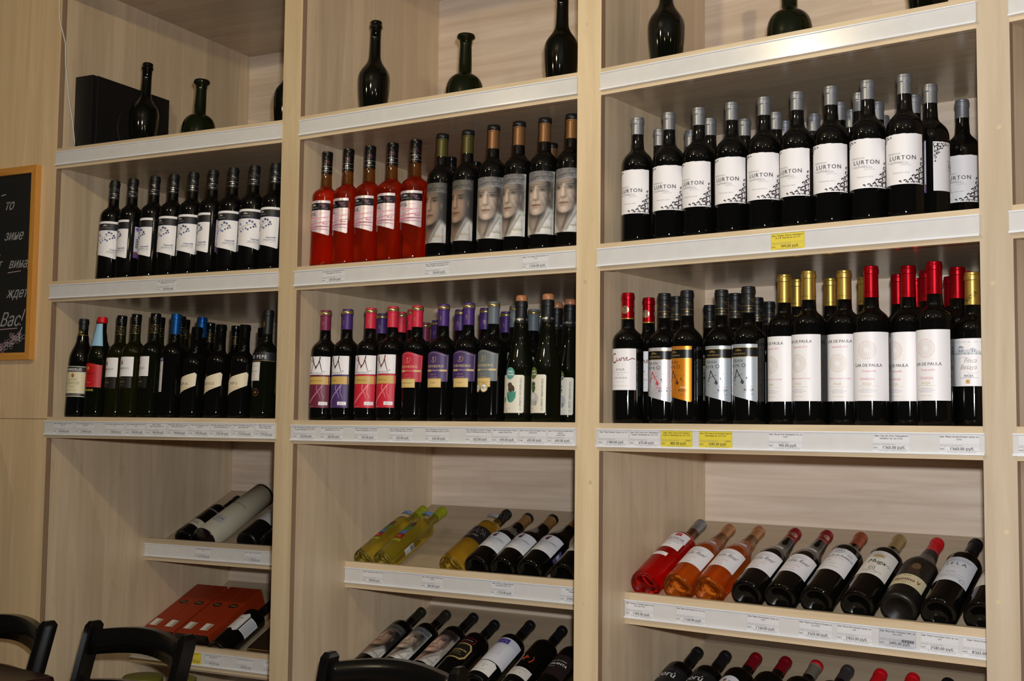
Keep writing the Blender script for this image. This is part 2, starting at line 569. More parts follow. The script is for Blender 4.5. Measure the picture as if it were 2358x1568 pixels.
def liquid(name, col, fac=0.5, dcol=None):
    """see-through wine bottle: tinted refraction, part of the light scattered inside"""
    m = bpy.data.materials.new(name)
    m.use_nodes = True
    nt = m.node_tree
    b = nt.nodes['Principled BSDF']
    b.inputs['Base Color'].default_value = lin(col) + (1,)
    b.inputs['Roughness'].default_value = 0.03
    b.inputs['Transmission Weight'].default_value = 1.0
    b.inputs['IOR'].default_value = 1.36
    d = nt.nodes.new('ShaderNodeBsdfPrincipled')
    d.inputs['Roughness'].default_value = 0.05
    tc = nt.nodes.new('ShaderNodeTexCoord')
    no = nt.nodes.new('ShaderNodeTexNoise'); no.inputs['Scale'].default_value = 14; no.inputs['Detail'].default_value = 2
    mp = nt.nodes.new('ShaderNodeMapping'); mp.inputs['Scale'].default_value = (2.2, 2.2, 0.35)
    nt.links.new(tc.outputs['Object'], mp.inputs['Vector']); nt.links.new(mp.outputs['Vector'], no.inputs['Vector'])
    rp = nt.nodes.new('ShaderNodeValToRGB')
    dc = lin(dcol or col)
    rp.color_ramp.elements[0].position = 0.34; rp.color_ramp.elements[1].position = 0.66
    rp.color_ramp.elements[0].color = tuple(v * 0.6 for v in dc) + (1,)
    rp.color_ramp.elements[1].color = dc + (1,)
    nt.links.new(no.outputs['Fac'], rp.inputs['Fac'])
    nt.links.new(rp.outputs['Color'], d.inputs['Base Color'])
    mx = nt.nodes.new('ShaderNodeMixShader'); mx.inputs['Fac'].default_value = fac
    nt.links.new(b.outputs['BSDF'], mx.inputs[1]); nt.links.new(d.outputs['BSDF'], mx.inputs[2])
    nt.links.new(mx.outputs['Shader'], nt.nodes['Material Output'].inputs['Surface'])
    MATS[name] = m
    return m
ROSE = liquid('rose_wine', (250, 74, 14), 0.07, (240, 66, 8))
RED_ROSE = liquid('deep_rose_wine', (250, 44, 36), 0.10, (226, 18, 24))
PALE_ROSE = liquid('pale_rose_wine', (255, 150, 46), 0.10, (240, 124, 30))
GOLD_WINE = liquid('white_wine', (252, 222, 104), 0.10, (226, 186, 60))
LIME_WINE = liquid('green_white_wine', (244, 232, 130), 0.08, (190, 180, 70))
AMBER_NECK = liquid('amber_neck_glass', (176, 110, 40), 0.45, (120, 68, 20))
OLIVE = liquid('olive_sherry_glass', (92, 100, 16), 0.60, (30, 32, 6))

# ------------------------------------------------------------------ bottle shapes
def bez(p0, p1, p2, p3, n):
    out = []
    for k in range(1, n + 1):
        t = k / n; s = 1 - t
        out.append(tuple(s ** 3 * a + 3 * s * s * t * b + 3 * s * t * t * c + t ** 3 * d for a, b, c, d in zip(p0, p1, p2, p3)))
    return out

def glass_profile(H, R, nr, s0, s1, style='bordeaux', Rb=None):
    """s0: neck ends this far below the top, s1: full width reached this far below the top"""
    Rb = Rb or R
    z0, z1 = H - s0, H - s1
    pr = [(0, 0.016), (Rb * 0.42, 0.0125), (Rb * 0.70, 0.002), (Rb * 0.82, 0.0), (Rb * 0.94, 0.0018), (Rb * 0.995, 0.0085), (Rb + (R - Rb) * 0.08, 0.02)]
    pr += [(Rb + (R - Rb) * 0.5, z1 * 0.5), (R, z1 - 0.004), (R, z1)]
    k1, k2 = {'bordeaux': (0.62, 0.30), 'burgundy': (0.36, 0.52), 'sherry': (0.55, 0.35)}[style]
    h = z0 - z1
    nb = nr + (0.0016 if style == 'bordeaux' else 0.004)
    pr += bez((R, z1), (R, z1 + k1 * h), (nb, z0 - k2 * h), (nb, z0), 9)
    pr += [(nr + 0.0004, z0 + 0.4 * (H - z0 - 0.02)), (nr, H - 0.022), (nr, H - 0.002), (0, H - 0.002)]
    return pr

def rad_at(pr, z):
    for (r0, a), (r1, b) in zip(pr[5:], pr[6:]):
        if a <= z <= b and b > a:
            return r0 + (r1 - r0) * (z - a) / (b - a)
    return pr[-3][0]

def capsule_profile(H, nr, ch, pr, screw=False):
    e = 0.0005
    z0 = H - ch
    out = [(rad_at(pr, z0) + e * 0.4, z0), (rad_at(pr, z0) + e, z0 + 0.0006)]
    for k in range(1, 5):
        z = z0 + (H - 0.02 - z0) * k / 5
        out.append((rad_at(pr, z) + e, z))
    if screw:
        out += [(nr + 0.0009, H - 0.022), (nr + 0.0013, H - 0.0215), (nr + 0.0009, H - 0.0195), (nr + 0.0014, H - 0.012), (nr + 0.0009, H - 0.0105), (nr + 0.0014, H - 0.009), (nr + 0.0012, H - 0.0012), (nr - 0.0002, H), (0, H)]
    else:
        out += [(nr + e, H - 0.0175), (nr + 0.0016, H - 0.016), (nr + 0.0018, H - 0.011), (nr + 0.0017, H - 0.0065), (nr + 0.0008, H - 0.0055), (nr + 0.0008, H - 0.0012), (nr - 0.0004, H), (0, H)]
    return out

KIND = {}
def kind(name, H, R, ch, capmat, s0, s1, glass=None, style='bordeaux', nr=0.0142, cap_fn=None, label_fn=None, rings=(), neck=None, screw=False, Rb=None, extra=None, cap_name='capsule', paper=None, objname='wine_bottle', photo=None):
    """parts of one kind of bottle: list of (part name, mesh, [(sub-part name, mesh)])"""
    pr = glass_profile(H, R, nr, s0, s1, style, Rb)
    parts = []
    gm = glass or BLACK_GLASS
    if neck:                                       # the clear neck above the wine's level
        zc = H - neck[0]
        lo = [p for p in pr if p[1] <= zc or p[1] < 0.02]
        rc = rad_at(pr, zc)
        body = lo + [(rc, zc), (0, zc)]
        hi = [(0, zc + 0.0004), (rc, zc + 0.0004)] + [p for p in pr if p[1] > zc + 0.001]
        parts.append(('glass_body', MB().lathe(body, 36).mesh('glass_body', [gm]), []))
        parts.append(('glass_neck', MB().lathe(hi, 28).mesh('glass_neck', [neck[1]]), []))
    else:
        parts.append(('glass_body', MB().lathe(pr, 36).mesh('glass_body', [gm]), []))
    if ch:
        cp = capsule_profile(H, nr, ch, pr, screw)
        sub = []
        for zt, zb, m in rings:                    # metal rings on the capsule, mm below the top
            r1 = 0.0013 if zt > 18 else 0.0021
            sub.append(('ring', MB().lathe([(nr + r1 - 0.001, H - zb / 1000), (nr + r1, H - zb / 1000 + 0.0003), (nr + r1, H - zt / 1000 - 0.0003), (nr + r1 - 0.001, H - zt / 1000)], 28).mesh('ring', [m])))
        if cap_fn:
            a = Art(); cap_fn(a, H * 1000)
            sub.append(('capsule_print', a.wrap('capsule_print', nr, FOILP, 0.0008, lambda z: max(rad_at(pr, z), nr))))
        parts.append((cap_name, MB().lathe(crisp(cp), 28).mesh(cap_name, [capmat]), sub))
    if photo:
        parts += [photo(R)]
    if label_fn:
        a, p = Art(), Art()
        label_fn(a, p)
        lr = (lambda z: max(rad_at(pr, z), 0)) if (Rb or style != 'bordeaux') else None
        for ga, gp in a.groups(p):
            sub = [('label_print', gp.wrap('label_print', R, PRINT, 0.00045, lr))] if gp.f else []
            parts.append(('label', ga.wrap('label', R, paper or PAPER, 0.00025, lr), sub))
    if extra:
        parts += extra(pr)
    KIND[name] = (parts, H, R, objname)

def place(kname, M, label, group=None, name=None):
    parts, H, R, on = KIND[kname]
    root = bpy.data.objects.new(name or on, None)
    root.empty_display_size = 0.03
    C.objects.link(root)
    root.matrix_world = M
    tag(root, label, 'bottle', group)
    for n, me, subs in parts:
        o = link(n, me, root)
        for sn, sm in subs:
            link(sn, sm, o)
    return root

# ------------------------------------------------------------------ capsules
CAP_BLACK = mat('black_foil', (20, 21, 23), 0.42, spec=0.5)
CAP_SCREW = mat('black_screw_cap', (14, 14, 15), 0.22)
CAP_SILVER = mat('silver_foil', (150, 152, 158), 0.40, metal=0.7)
CAP_RED = mat('red_metal_foil', (176, 10, 26), 0.28, metal=0.75)
CAP_GOLD = mat('gold_foil', (206, 172, 88), 0.32, metal=0.85)
CAP_MAROON = mat('maroon_foil', (122, 38, 72), 0.42)
CAP_PURPLE = mat('purple_foil', (72, 42, 112), 0.42)
CAP_CRIMSON = mat('crimson_foil', (206, 40, 66), 0.42)
CAP_GREY = mat('slate_foil', (98, 108, 116), 0.42)
CAP_OLIVE = mat('olive_foil', (78, 72, 34), 0.38, metal=0.35)
CAP_BRONZE = mat('bronze_foil', (128, 90, 54), 0.38, metal=0.4)
CAP_BLUE = mat('blue_metal_foil', (24, 84, 150), 0.3, metal=0.6)
CAP_SCARLET = mat('scarlet_foil', (206, 14, 26), 0.42)
CAP_LIME = mat('lime_foil', (150, 160, 20), 0.5)
CAP_TAN = mat('tan_foil', (136, 98, 52), 0.45)
CAP_ROSEGOLD = mat('rose_gold_foil', (196, 142, 100), 0.34, metal=0.6)
CAP_COPPER = mat('copper_foil', (166, 84, 52), 0.36, metal=0.5)
CAP_PALEGOLD = mat('pale_gold_foil', (172, 146, 92), 0.36, metal=0.5)
CAP_DARKRED = mat('dark_red_foil', (140, 14, 30), 0.34, metal=0.35)
GOLD_RING = mat('gold_ring', (214, 192, 132), 0.28, metal=0.85)
CORK = mat('cork_top', (176, 116, 78), 0.35, coat=0.4)

WHITE = (240, 237, 238); INK = (38, 34, 38); GREY = (120, 116, 118); GOLD = (196, 166, 92)

def zig(a, x, y, s, col, w=0.45):
    pts = [(-9, 3), (-7, 5), (-5.5, 2), (-3, 4), (-1.5, 0.5), (1, 3), (2.5, -1), (0.5, -4), (3.5, -6), (6, -3.5), (8, -6), (9, -3)]
    a.stroke([(x + px * s, y + py * s) for px, py in pts], w, col)
    a.stroke([(x - 3 * s, y + 4 * s), (x - 2.5 * s, y - 1 * s), (x + 0.5 * s, y - 4 * s)], w, col, up=False)
    a.stroke([(x + 1 * s, y + 3 * s), (x + 5 * s, y + 2 * s), (x + 2.5 * s, y - 1 * s)], w, col, up=False)

def dna_cap(col, mol):
    def fn(a, H):
        for k in range(4):
            cx = k * 23.5 - 35
            zig(a, cx + 4, H - 30, 0.85, mol if k % 2 == 0 else col)
            a.text('D', cx - 3.4, H - 50.5, 2.7, col); a.text('N', cx + 0.2, H - 50.5, 4.2, col, bold=0.12); a.text('A', cx + 4.0, H - 50.5, 2.7, col)
            a.text('MURVIEDRO', cx + 0.4, H - 53.6, 1.5, GREY, wmax=11)
        for y in (H - 43.5, H - 56):
            a.rect(-46, y, 46, y + 0.7, col)
    return fn

def slant_shape(x0, x1, yt, yl, yr):
    """flat-topped label whose foot sweeps down to a rounded right corner"""
    n = 8
    bot = [(x0 + (x1 - 4 - x0) * k / n, yl + (yr - yl) * (k / n) ** 1.15) for k in range(n + 1)]
    return bot + [(x1 - 1.3, yr + 0.6), (x1, yr + 3), (x1, yt), (x0, yt)]

def dna_head(a, p, x0, x1, yt, col, mol=None):
    a.rect(x0, yt - 27, x1, yt - 7, (24, 24, 28))
    p.text('D', -6.8, yt - 15.5, 3.6, col); p.text('N', -1.2, yt - 15.5, 5.4, col, bold=0.15); p.text('A', 4.6, yt - 15.5, 3.6, col)
    p.text('MURVIEDRO', -1, yt - 22.5, 3.5, (150, 148, 150), wmax=32)
    if mol:
        zig(p, 28, yt - 16, 1.2, mol[0], 0.6); zig(p, 30, yt - 17, 1.0, mol[1], 0.4)

def leaf(p, x, y, s, rot, col):
    pts = [(0, -1), (0.9, -0.9), (0.5, -0.3), (1.2, 0.2), (0.45, 0.3), (0.2, 1.1), (-0.35, 0.4), (-1.1, 0.5), (-0.6, -0.2), (-0.9, -0.8)]
    c, q = math.cos(rot), math.sin(rot)
    p.poly([(x + (px * c - py * q) * s, y + (px * q + py * c) * s) for px, py in pts], col)

def lab_valencia(a, p):
    x0, x1, yt = -53, 53, 181
    a.poly(slant_shape(x0, x1, yt, 82, 62), WHITE)
    dna_head(a, p, x0, x1, yt, WHITE)
    a.rect(x0, yt - 28.2, x1, yt - 27, (40, 44, 130))
    stem = [(-44, 127), (-38, 129), (-31, 125), (-24, 122), (-16, 124), (-8, 128), (0, 131), (8, 134), (17, 136), (26, 138)]
    p.stroke(stem, 1.1, (46, 44, 60), 0.5)
    p.stroke([(-26, 122), (-25, 116), (-28, 111), (-32, 109)], 0.6, (46, 44, 60)); p.stroke([(-20, 123), (-18, 117), (-13, 116)], 0.6, (46, 44, 60)); p.stroke([(0, 131), (3, 125), (8, 123)], 0.6, (46, 44, 60))
    p.stroke([(-8, 128), (-12, 134), (-18, 136)], 0.6, (46, 44, 60)); p.stroke([(8, 134), (7, 140), (11, 144)], 0.6, (46, 44, 60))
    for i, (x, y, s) in enumerate(((-19, 138, 3.6), (12, 146, 4.2), (20, 143, 3.6), (5, 139, 3.0), (28, 137, 3.8), (24, 130, 3.4), (-33, 109, 3.2), (-30, 103, 2.8), (-12, 115, 3.0), (9, 121, 3.2), (2, 124, 2.6), (16, 126, 3.0), (-6, 121, 2.4), (31, 131, 2.6))):
        leaf(p, x, y, s, i * 1.3, (60, 66, 120) if i % 3 else (58, 78, 176))
    p.text('Tempranillo', 46, 91, 4.6, (52, 58, 120), 'R', slant=0.28, bold=0.14, sx=0.9)
    p.text('VALENCIA', 46, 84, 4.6, (70, 68, 76), 'R', sp=0.12)
    p.rect(6, 82.2, 46, 82.6, GREY)
    p.text('2015', 46, 77, 3.0, GREY, 'R', sp=0.7)
    p.disc(-36, 88, 7.4, (44, 42, 100), 24); p.disc(-36, 88, 5.6, (78, 76, 140), 20); p.text('E', -36, 85.4, 5, (30, 30, 80))

def lab_rosa(a, p):
    x0, x1, yt = -47, 47, 183
    a.poly(slant_shape(x0, x1, yt, 107, 86), (238, 222, 228))
    dna_head(a, p, x0, x1, yt, WHITE, ((220, 110, 150), (120, 130, 190)))
    for k, (ya, yb, w, c) in enumerate(((148, 136, 5, (226, 160, 178)), (131, 138, 4, (232, 176, 190)), (126, 120, 6, (214, 140, 162)), (119, 104, 7, (206, 122, 150)), (112, 93, 3, (190, 96, 130)), (140, 142, 3, (240, 196, 206)))):
        pts = [(x0 + (x1 - x0) * t / 10, ya + (yb - ya) * t / 10 - 7 * math.sin(math.pi * t / 10 + 0.4 * k)) for t in range(11)]
        p.stroke(pts, w, c, w * 0.3)
    p.text('R', -18, 140, 9.5, (46, 34, 40)); p.text('OS', -8.5, 142, 7, (46, 34, 40)); p.text('A', 2, 140, 9.5, (46, 34, 40))
    p.text('Blush', 41, 116, 4.6, (176, 60, 110), 'R', slant=0.28, bold=0.14)
    p.text('VALENCIA', 41, 108, 4.2, (90, 76, 84), 'R', sp=0.1)
    p.text('2013', 41, 100.5, 4, (150, 110, 130), 'R', sp=0.4)
    p.disc(-43, 116, 5, (70, 64, 84))

def portrait(who):
    """a printed portrait photograph of a man in a cap, as tones on a fine grid"""
    rr = random.Random({'young': 1, 'old': 2, 'elder': 3}[who])
    PAL = {'young': ((36, 35, 33), (96, 94, 88), (168, 138, 118), (30, 27, 26), (196, 192, 188)), 'old': ((178, 182, 172), (124, 122, 124), (192, 172, 156), (86, 80, 76), (218, 216, 210)), 'elder': ((150, 144, 130), (54, 42, 40), (204, 168, 152), (160, 150, 142), (212, 206, 202))}
    bg, capc, skin, hair, shirt = PAL[who]
    NX, NY = 52, 92
    nz = [[rr.uniform(-1, 1) for _ in range(64)] for _ in range(100)]
    def noise(x, y, s):
        x *= s; y *= s * 1.7
        i, j = int(x) % 63, int(y) % 99; fx, fy = x - int(x), y - int(y)
        return (nz[j][i] * (1 - fx) + nz[j][i + 1] * fx) * (1 - fy) + (nz[j + 1][i] * (1 - fx) + nz[j + 1][i + 1] * fx) * fy
    def sg(t): return 1 / (1 + math.exp(-max(-30, min(30, t))))
    def g(x, y, cx, cy, sx, sy): return math.exp(-((x - cx) / sx) ** 2 - ((y - cy) / sy) ** 2)
    def ln(x, y, x0, y0, x1, y1, w):
        t = max(0, min(1, ((x - x0) * (x1 - x0) + (y - y0) * (y1 - y0)) / ((x1 - x0) ** 2 + (y1 - y0) ** 2)))
        return math.exp(-(((x - x0 - t * (x1 - x0)) ** 2 + ((y - y0 - t * (y1 - y0)) * 1.6) ** 2) / w ** 2))
    def mixc(c, d, t): return tuple(u + (v - u) * t for u, v in zip(c, d))
    old = who != 'young'
    def tone(x, y):
        c = tuple(v * (1 + 0.22 * noise(x, y, 14) * (1 if who == 'old' else 0.3)) for v in bg)
        # neck and chest
        nk = sg((0.30 - abs(x - 0.46)) * 40) * sg((0.52 - y) * 60)
        sh = 0.78 - 0.5 * abs(x - 0.36) + 0.10 * noise(x, y, 5) - 0.45 * g(x, y, 0.5, 0.33, 0.3, 0.10) - (0.30 * ln(x, y, 0.62, 0.34, 0.46, 0.06, 0.03) if old else 0)
        c = mixc(c, tuple(v * max(0.2, sh) for v in skin), nk)
        # shirt with open collar
        r1 = sg((x - (0.47 + 0.88 * y)) * 45) * sg((0.39 - 0.45 * (x - 0.80) - y) * 60)
        l1 = sg(((0.30 - 0.86 * x) - y) * 50)
        s_ = 0.94 + 0.07 * noise(x, y, 9) - 0.30 * ln(x, y, 0.56, 0.04, 0.84, 0.34, 0.03) - 0.18 * ln(x, y, 0.92, 0.0, 0.90, 0.26, 0.015)
        c = mixc(c, tuple(v * s_ for v in shirt), max(r1, l1))
        # hair behind the ear
        c = mixc(c, tuple(v * (1 + 0.25 * noise(x * 3, y, 16)) for v in hair), sg((0.13 - abs(x - 0.83)) * 60) * sg((y - 0.42 + 0.25 * (x - 0.85)) * 60) * sg((0.86 - y) * 60))
        # head
        hw = 0.365 if y > 0.60 else 0.365 * max(0.0, 1 - ((0.60 - y) / 0.305) ** 2) ** 0.52
        cx = 0.475
        fm = sg((hw - abs(x - cx)) * 60) * sg((y - 0.295) * 120)
        d = (x - cx) / 0.37
        L = 0.98 - 0.16 * d - 0.34 * d * d - 0.22 * sg((y - 0.745) * 40)
        L += 0.16 * ln(x, y, 0.45, 0.74, 0.43, 0.585, 0.030) + 0.10 * g(x, y, 0.27, 0.58, 0.09, 0.06) + 0.06 * g(x, y, 0.64, 0.58, 0.09, 0.06) + 0.10 * g(x, y, 0.47, 0.365, 0.08, 0.035)
        L -= 0.30 * g(x, y, 0.29, 0.705, 0.105, 0.030) + 0.34 * g(x, y, 0.65, 0.705, 0.115, 0.030)
        L -= 0.22 * ln(x, y, 0.515, 0.70, 0.535, 0.57, 0.026) + 0.34 * g(x, y, 0.465, 0.538, 0.085, 0.014) + 0.22 * g(x, y, 0.395, 0.552, 0.02, 0.012) + 0.22 * g(x, y, 0.53, 0.552, 0.02, 0.012)
        L -= 0.50 * ln(x, y, 0.33, 0.462, 0.60, 0.458, 0.014) + 0.16 * g(x, y, 0.465, 0.418, 0.10, 0.016) + 0.10 * g(x, y, 0.465, 0.49, 0.03, 0.02)
        L -= 0.24 * sg((abs(d) - 0.80) * 14) + 0.16 * sg((0.40 - y) * 26) * abs(d)
        for ex in (0.30, 0.65):
            L -= (0.55 if not old else 0.32) * ln(x, y, ex - 0.10, 0.742, ex + 0.09, 0.750, 0.017)
            L -= 0.60 * g(x, y, ex, 0.697, 0.024, 0.012) + 0.34 * ln(x, y, ex - 0.075, 0.700, ex + 0.075, 0.702, 0.010)
            L += 0.12 * g(x, y, ex - 0.045, 0.694, 0.02, 0.007) + 0.12 * g(x, y, ex + 0.045, 0.694, 0.02, 0.007)
            if old: L -= 0.20 * ln(x, y, ex - 0.08, 0.674, ex + 0.08, 0.672, 0.010)
        if old:
            for q in ((0.37, 0.575, 0.27, 0.46), (0.575, 0.575, 0.675, 0.455), (0.24, 0.778, 0.68, 0.782), (0.30, 0.62, 0.20, 0.50), (0.68, 0.62, 0.78, 0.50), (0.40, 0.765, 0.41, 0.72)):
                L -= 0.17 * ln(x, y, *q, 0.013)
            L += 0.05 * noise(x, y, 22)
        c = mixc(c, tuple(v * max(0.12, L) for v in mixc(skin, (skin[0] * 0.9, skin[1] * 0.72, skin[2] * 0.68), g(x, y, 0.465, 0.452, 0.13, 0.02))), fm)
        # ear
        c = mixc(c, tuple(v * 0.62 for v in skin), g(x, y, 0.855, 0.61, 0.032, 0.06))
        # cap, its peak and the shade beneath
        br = 0.772 + 0.055 * math.sin(math.pi * min(1, max(0, x / 1.25))) + 0.02 * x
        tp = 1.01 - 0.30 * max(0, abs(x - 0.47) - 0.36) ** 1.2
        cm = sg((y - br) * 130) * sg((tp - y) * 70) * sg((0.955 - x) * 50)
        cl = 0.95 + 0.20 * noise(x * 1.3, y, 26) - 0.22 * (x - 0.4) - 0.30 * math.exp(-((y - br - 0.072) / 0.010) ** 2) + 0.45 * math.exp(-((y - br - 0.010) / 0.006) ** 2) - 0.12 * sg((y - 0.97) * 50) - 0.12 * ln(x, y, 0.36, 0.99, 0.28, 0.88, 0.02) - 0.12 * ln(x, y, 0.62, 0.99, 0.68, 0.88, 0.02)
        c = mixc(c, tuple(v * max(0.2, cl) for v in capc), cm)
        return tuple(max(4, min(250, v)) for v in c)
    cols = [lin(tone(i / NX, j / NY)) + (1,) for j in range(NY + 1) for i in range(NX + 1)]
    def make(R):
        me = bpy.data.meshes.new('portrait_label')
        y0, y1, hw = 0.038, 0.195, 0.046
        vs = []
        for j in range(NY + 1):
            for i in range(NX + 1):
                t = (-hw + 2 * hw * i / NX) / R; r = R + 0.00025
                vs.append((r * math.sin(t), -r * math.cos(t), y0 + (y1 - y0) * j / NY))
        W = NX + 1
        me.from_pydata(vs, [], [(j * W + i, j * W + i + 1, (j + 1) * W + i + 1, (j + 1) * W + i) for j in range(NY) for i in range(NX)])
        me.polygons.foreach_set('use_smooth', [True] * len(me.polygons))
        at = me.color_attributes.new('Col', 'FLOAT_COLOR', 'POINT')
        at.data.foreach_set('color', [v for c in cols for v in c])
        me.materials.append(PAPER)
        p = Art()
        p.text('MATSU', 27, 52, 4.6, (176, 150, 92), sp=0.12, wmax=24, bold=0.2); p.rect(25, 59, 28, 59.6, (176, 150, 92))
        return ('label', me, [('label_print', p.wrap('label_print', R, FOILP, 0.0005))])
    return make

def filigree(p, x, y, s, fx, fy, col):
    """leafy corner scrollwork"""
    for cx, cy, r, a0, a1 in ((2, 2, 3.4, 0, 290), (8, 2.6, 2.8, 40, 330), (2.6, 9, 2.8, -60, 230), (14, 2, 2.2, 20, 300), (2, 15, 2.2, -80, 200), (6.6, 7, 2.4, 0, 300), (19.5, 1.6, 1.7, 20, 280), (1.6, 20.5, 1.7, -80, 180), (11, 6.6, 1.8, 0, 270), (6.4, 12.4, 1.8, 0, 270), (24.5, 1.2, 1.3, 20, 250), (1.2, 25.6, 1.3, -80, 180)):
        pts = []
        for k in range(9):
            w = math.radians(a0 + (a1 - a0) * k / 8); rr = r * (1 - 0.45 * k / 8)
            pts.append((x + fx * s * (cx + rr * math.cos(w)), y + fy * s * (cy + rr * math.sin(w))))
        p.stroke(pts, 1.45 * s, col, 0.6 * s)
    for cx, cy in ((5, 1), (1, 6), (11, 1), (1, 12), (4.5, 4.5), (9, 5), (5, 10), (17, 1), (0.8, 18), (14, 4.6), (4.6, 15.2)):
        leaf(p, x + fx * s * cx, y + fy * s * cy, 1.15 * s, cx + cy, col)

def lab_lurton(a, p):
    x0, x1, y0, y1 = -54, 54, 66, 169
    rr = random.Random(4)
    top = [(x1 - (x1 - x0) * k / 40, y1 + rr.uniform(-0.5, 0.5)) for k in range(41)]
    a.poly([(x0, y0), (x1, y0)] + top, WHITE)
    filigree(p, x0 + 1.5, y1 - 2.5, 1.5, 1, -1, (44, 30, 34)); filigree(p, x1 - 1.8, y0 + 2, 1.95, -1, 1, (44, 26, 34))
    p.text('HERMANOS', -9, 127, 3.4, (140, 132, 134), sp=0.1)
    p.text('LURTON', 9, 115.5, 8.6, (62, 48, 52), sp=0.16, wmax=56, bold=0.15)
    for k, (xx, w) in enumerate(((-13, 11), (-5, 13), (4, 10))):
        p.arc(xx, 112.5, w, 190 if k % 2 else 150, 330 if k % 2 else 300, 0.45, (150, 142, 144), ry=3.4)
        p.arc(xx + 6, 109.6, w * 0.8, 20, 200, 0.45, (150, 142, 144), ry=2.6)
    p.text('TORO', 13, 106.5, 2.9, (80, 66, 70), sp=0.45)
    p.text('DENOMINACION DE ORIGEN', 15, 103.6, 1.1, GREY, wmax=34)
    p.text('Tempranillo 2014', 5, 88, 2.6, (110, 100, 104), slant=0.25, sp=0.14)

def strip(a, p, x, y0, y1):
    """violet excise strip with a barcode"""
    a.rect(x - 8, y0, x + 8, y1, (196, 186, 214)); a.rect(x - 8, y0, x + 8, y0 + 12, (104, 74, 150)); a.rect(x - 8, y0 + 12, x + 8, y0 + 18, (120, 70, 60)); a.rect(x - 5, y0 + 24, x + 6, y0 + 62, (226, 224, 228)); a.rect(x - 5, y0 + 66, x + 6, y1 - 16, (216, 220, 222))
    for k in range(12): p.rect(x - 4, y0 + 28 + 2.6 * k, x + 5, y0 + 28.9 + 2.6 * k + 0.5 * (k % 3), (40, 40, 46))
    p.disc(x, y1 - 8, 5, (116, 90, 176), 14)
def with_strip(fn, x, y0, y1):
    def g(a, p):
        fn(a, p); strip(a, p, x, y0, y1)
    return g
def lab_cune(a, p):
    a.rect(-39, 76, 39, 172, WHITE)
    p.frame(-37.6, 77.4, 37.6, 170.6, 0.3, (190, 186, 186))
    c1, c2 = (110, 34, 24), (170, 96, 40)
    p.arc(-17, 150, 8.5, 55, 330, 2.4, c1, 18, ry=10.5)
    def cur(pts, w=1.9, c=c1): p.stroke(pts, w, c)
    cur([(-9, 151), (-8, 145), (-5, 143), (-2, 146), (-1, 151), (0, 145), (2, 143.5)], 2.0, c2)
    cur([(3, 143.5), (4, 151), (6, 149), (8, 151), (10, 150), (11, 144), (13, 144)])
    cur([(14, 147), (18, 149), (18, 152), (15, 151), (14.5, 147), (17, 144), (23, 146), (29, 149.5), (36, 147)])
    p.text('RIOJA', 1, 121, 5, (90, 84, 88), sp=0.16); p.rect(-18, 116.5, 20, 116.9, GREY)
    p.text('2012', 1, 110, 3, (90, 84, 88), sp=0.7); p.text('CRIANZA', 1, 102, 4.2, (90, 84, 88), sp=0.28)
    p.text('Fundada en 1879', 0, 94, 2, (176, 170, 172), slant=0.2); p.text('Compañía Vinícola del Norte de España', 0, 85, 1.9, (160, 156, 158), slant=0.25, wmax=58)
def cap_cune(a, H):
    for k in range(3):
        x = -30 + k * 30
        a.disc(x, H - 40, 9.5, (196, 160, 120), 22); a.disc(x, H - 40, 8.6, (206, 176, 146), 22)
        a.text('90', x, H - 39, 6.2, (96, 58, 40)); a.text('PARKER', x, H - 43.5, 2.6, (96, 58, 40), wmax=13); a.text('POINTS', x, H - 47, 1.7, (120, 84, 60))
    a.rect(-46, H - 62, 46, H - 59.5, (206, 166, 84))

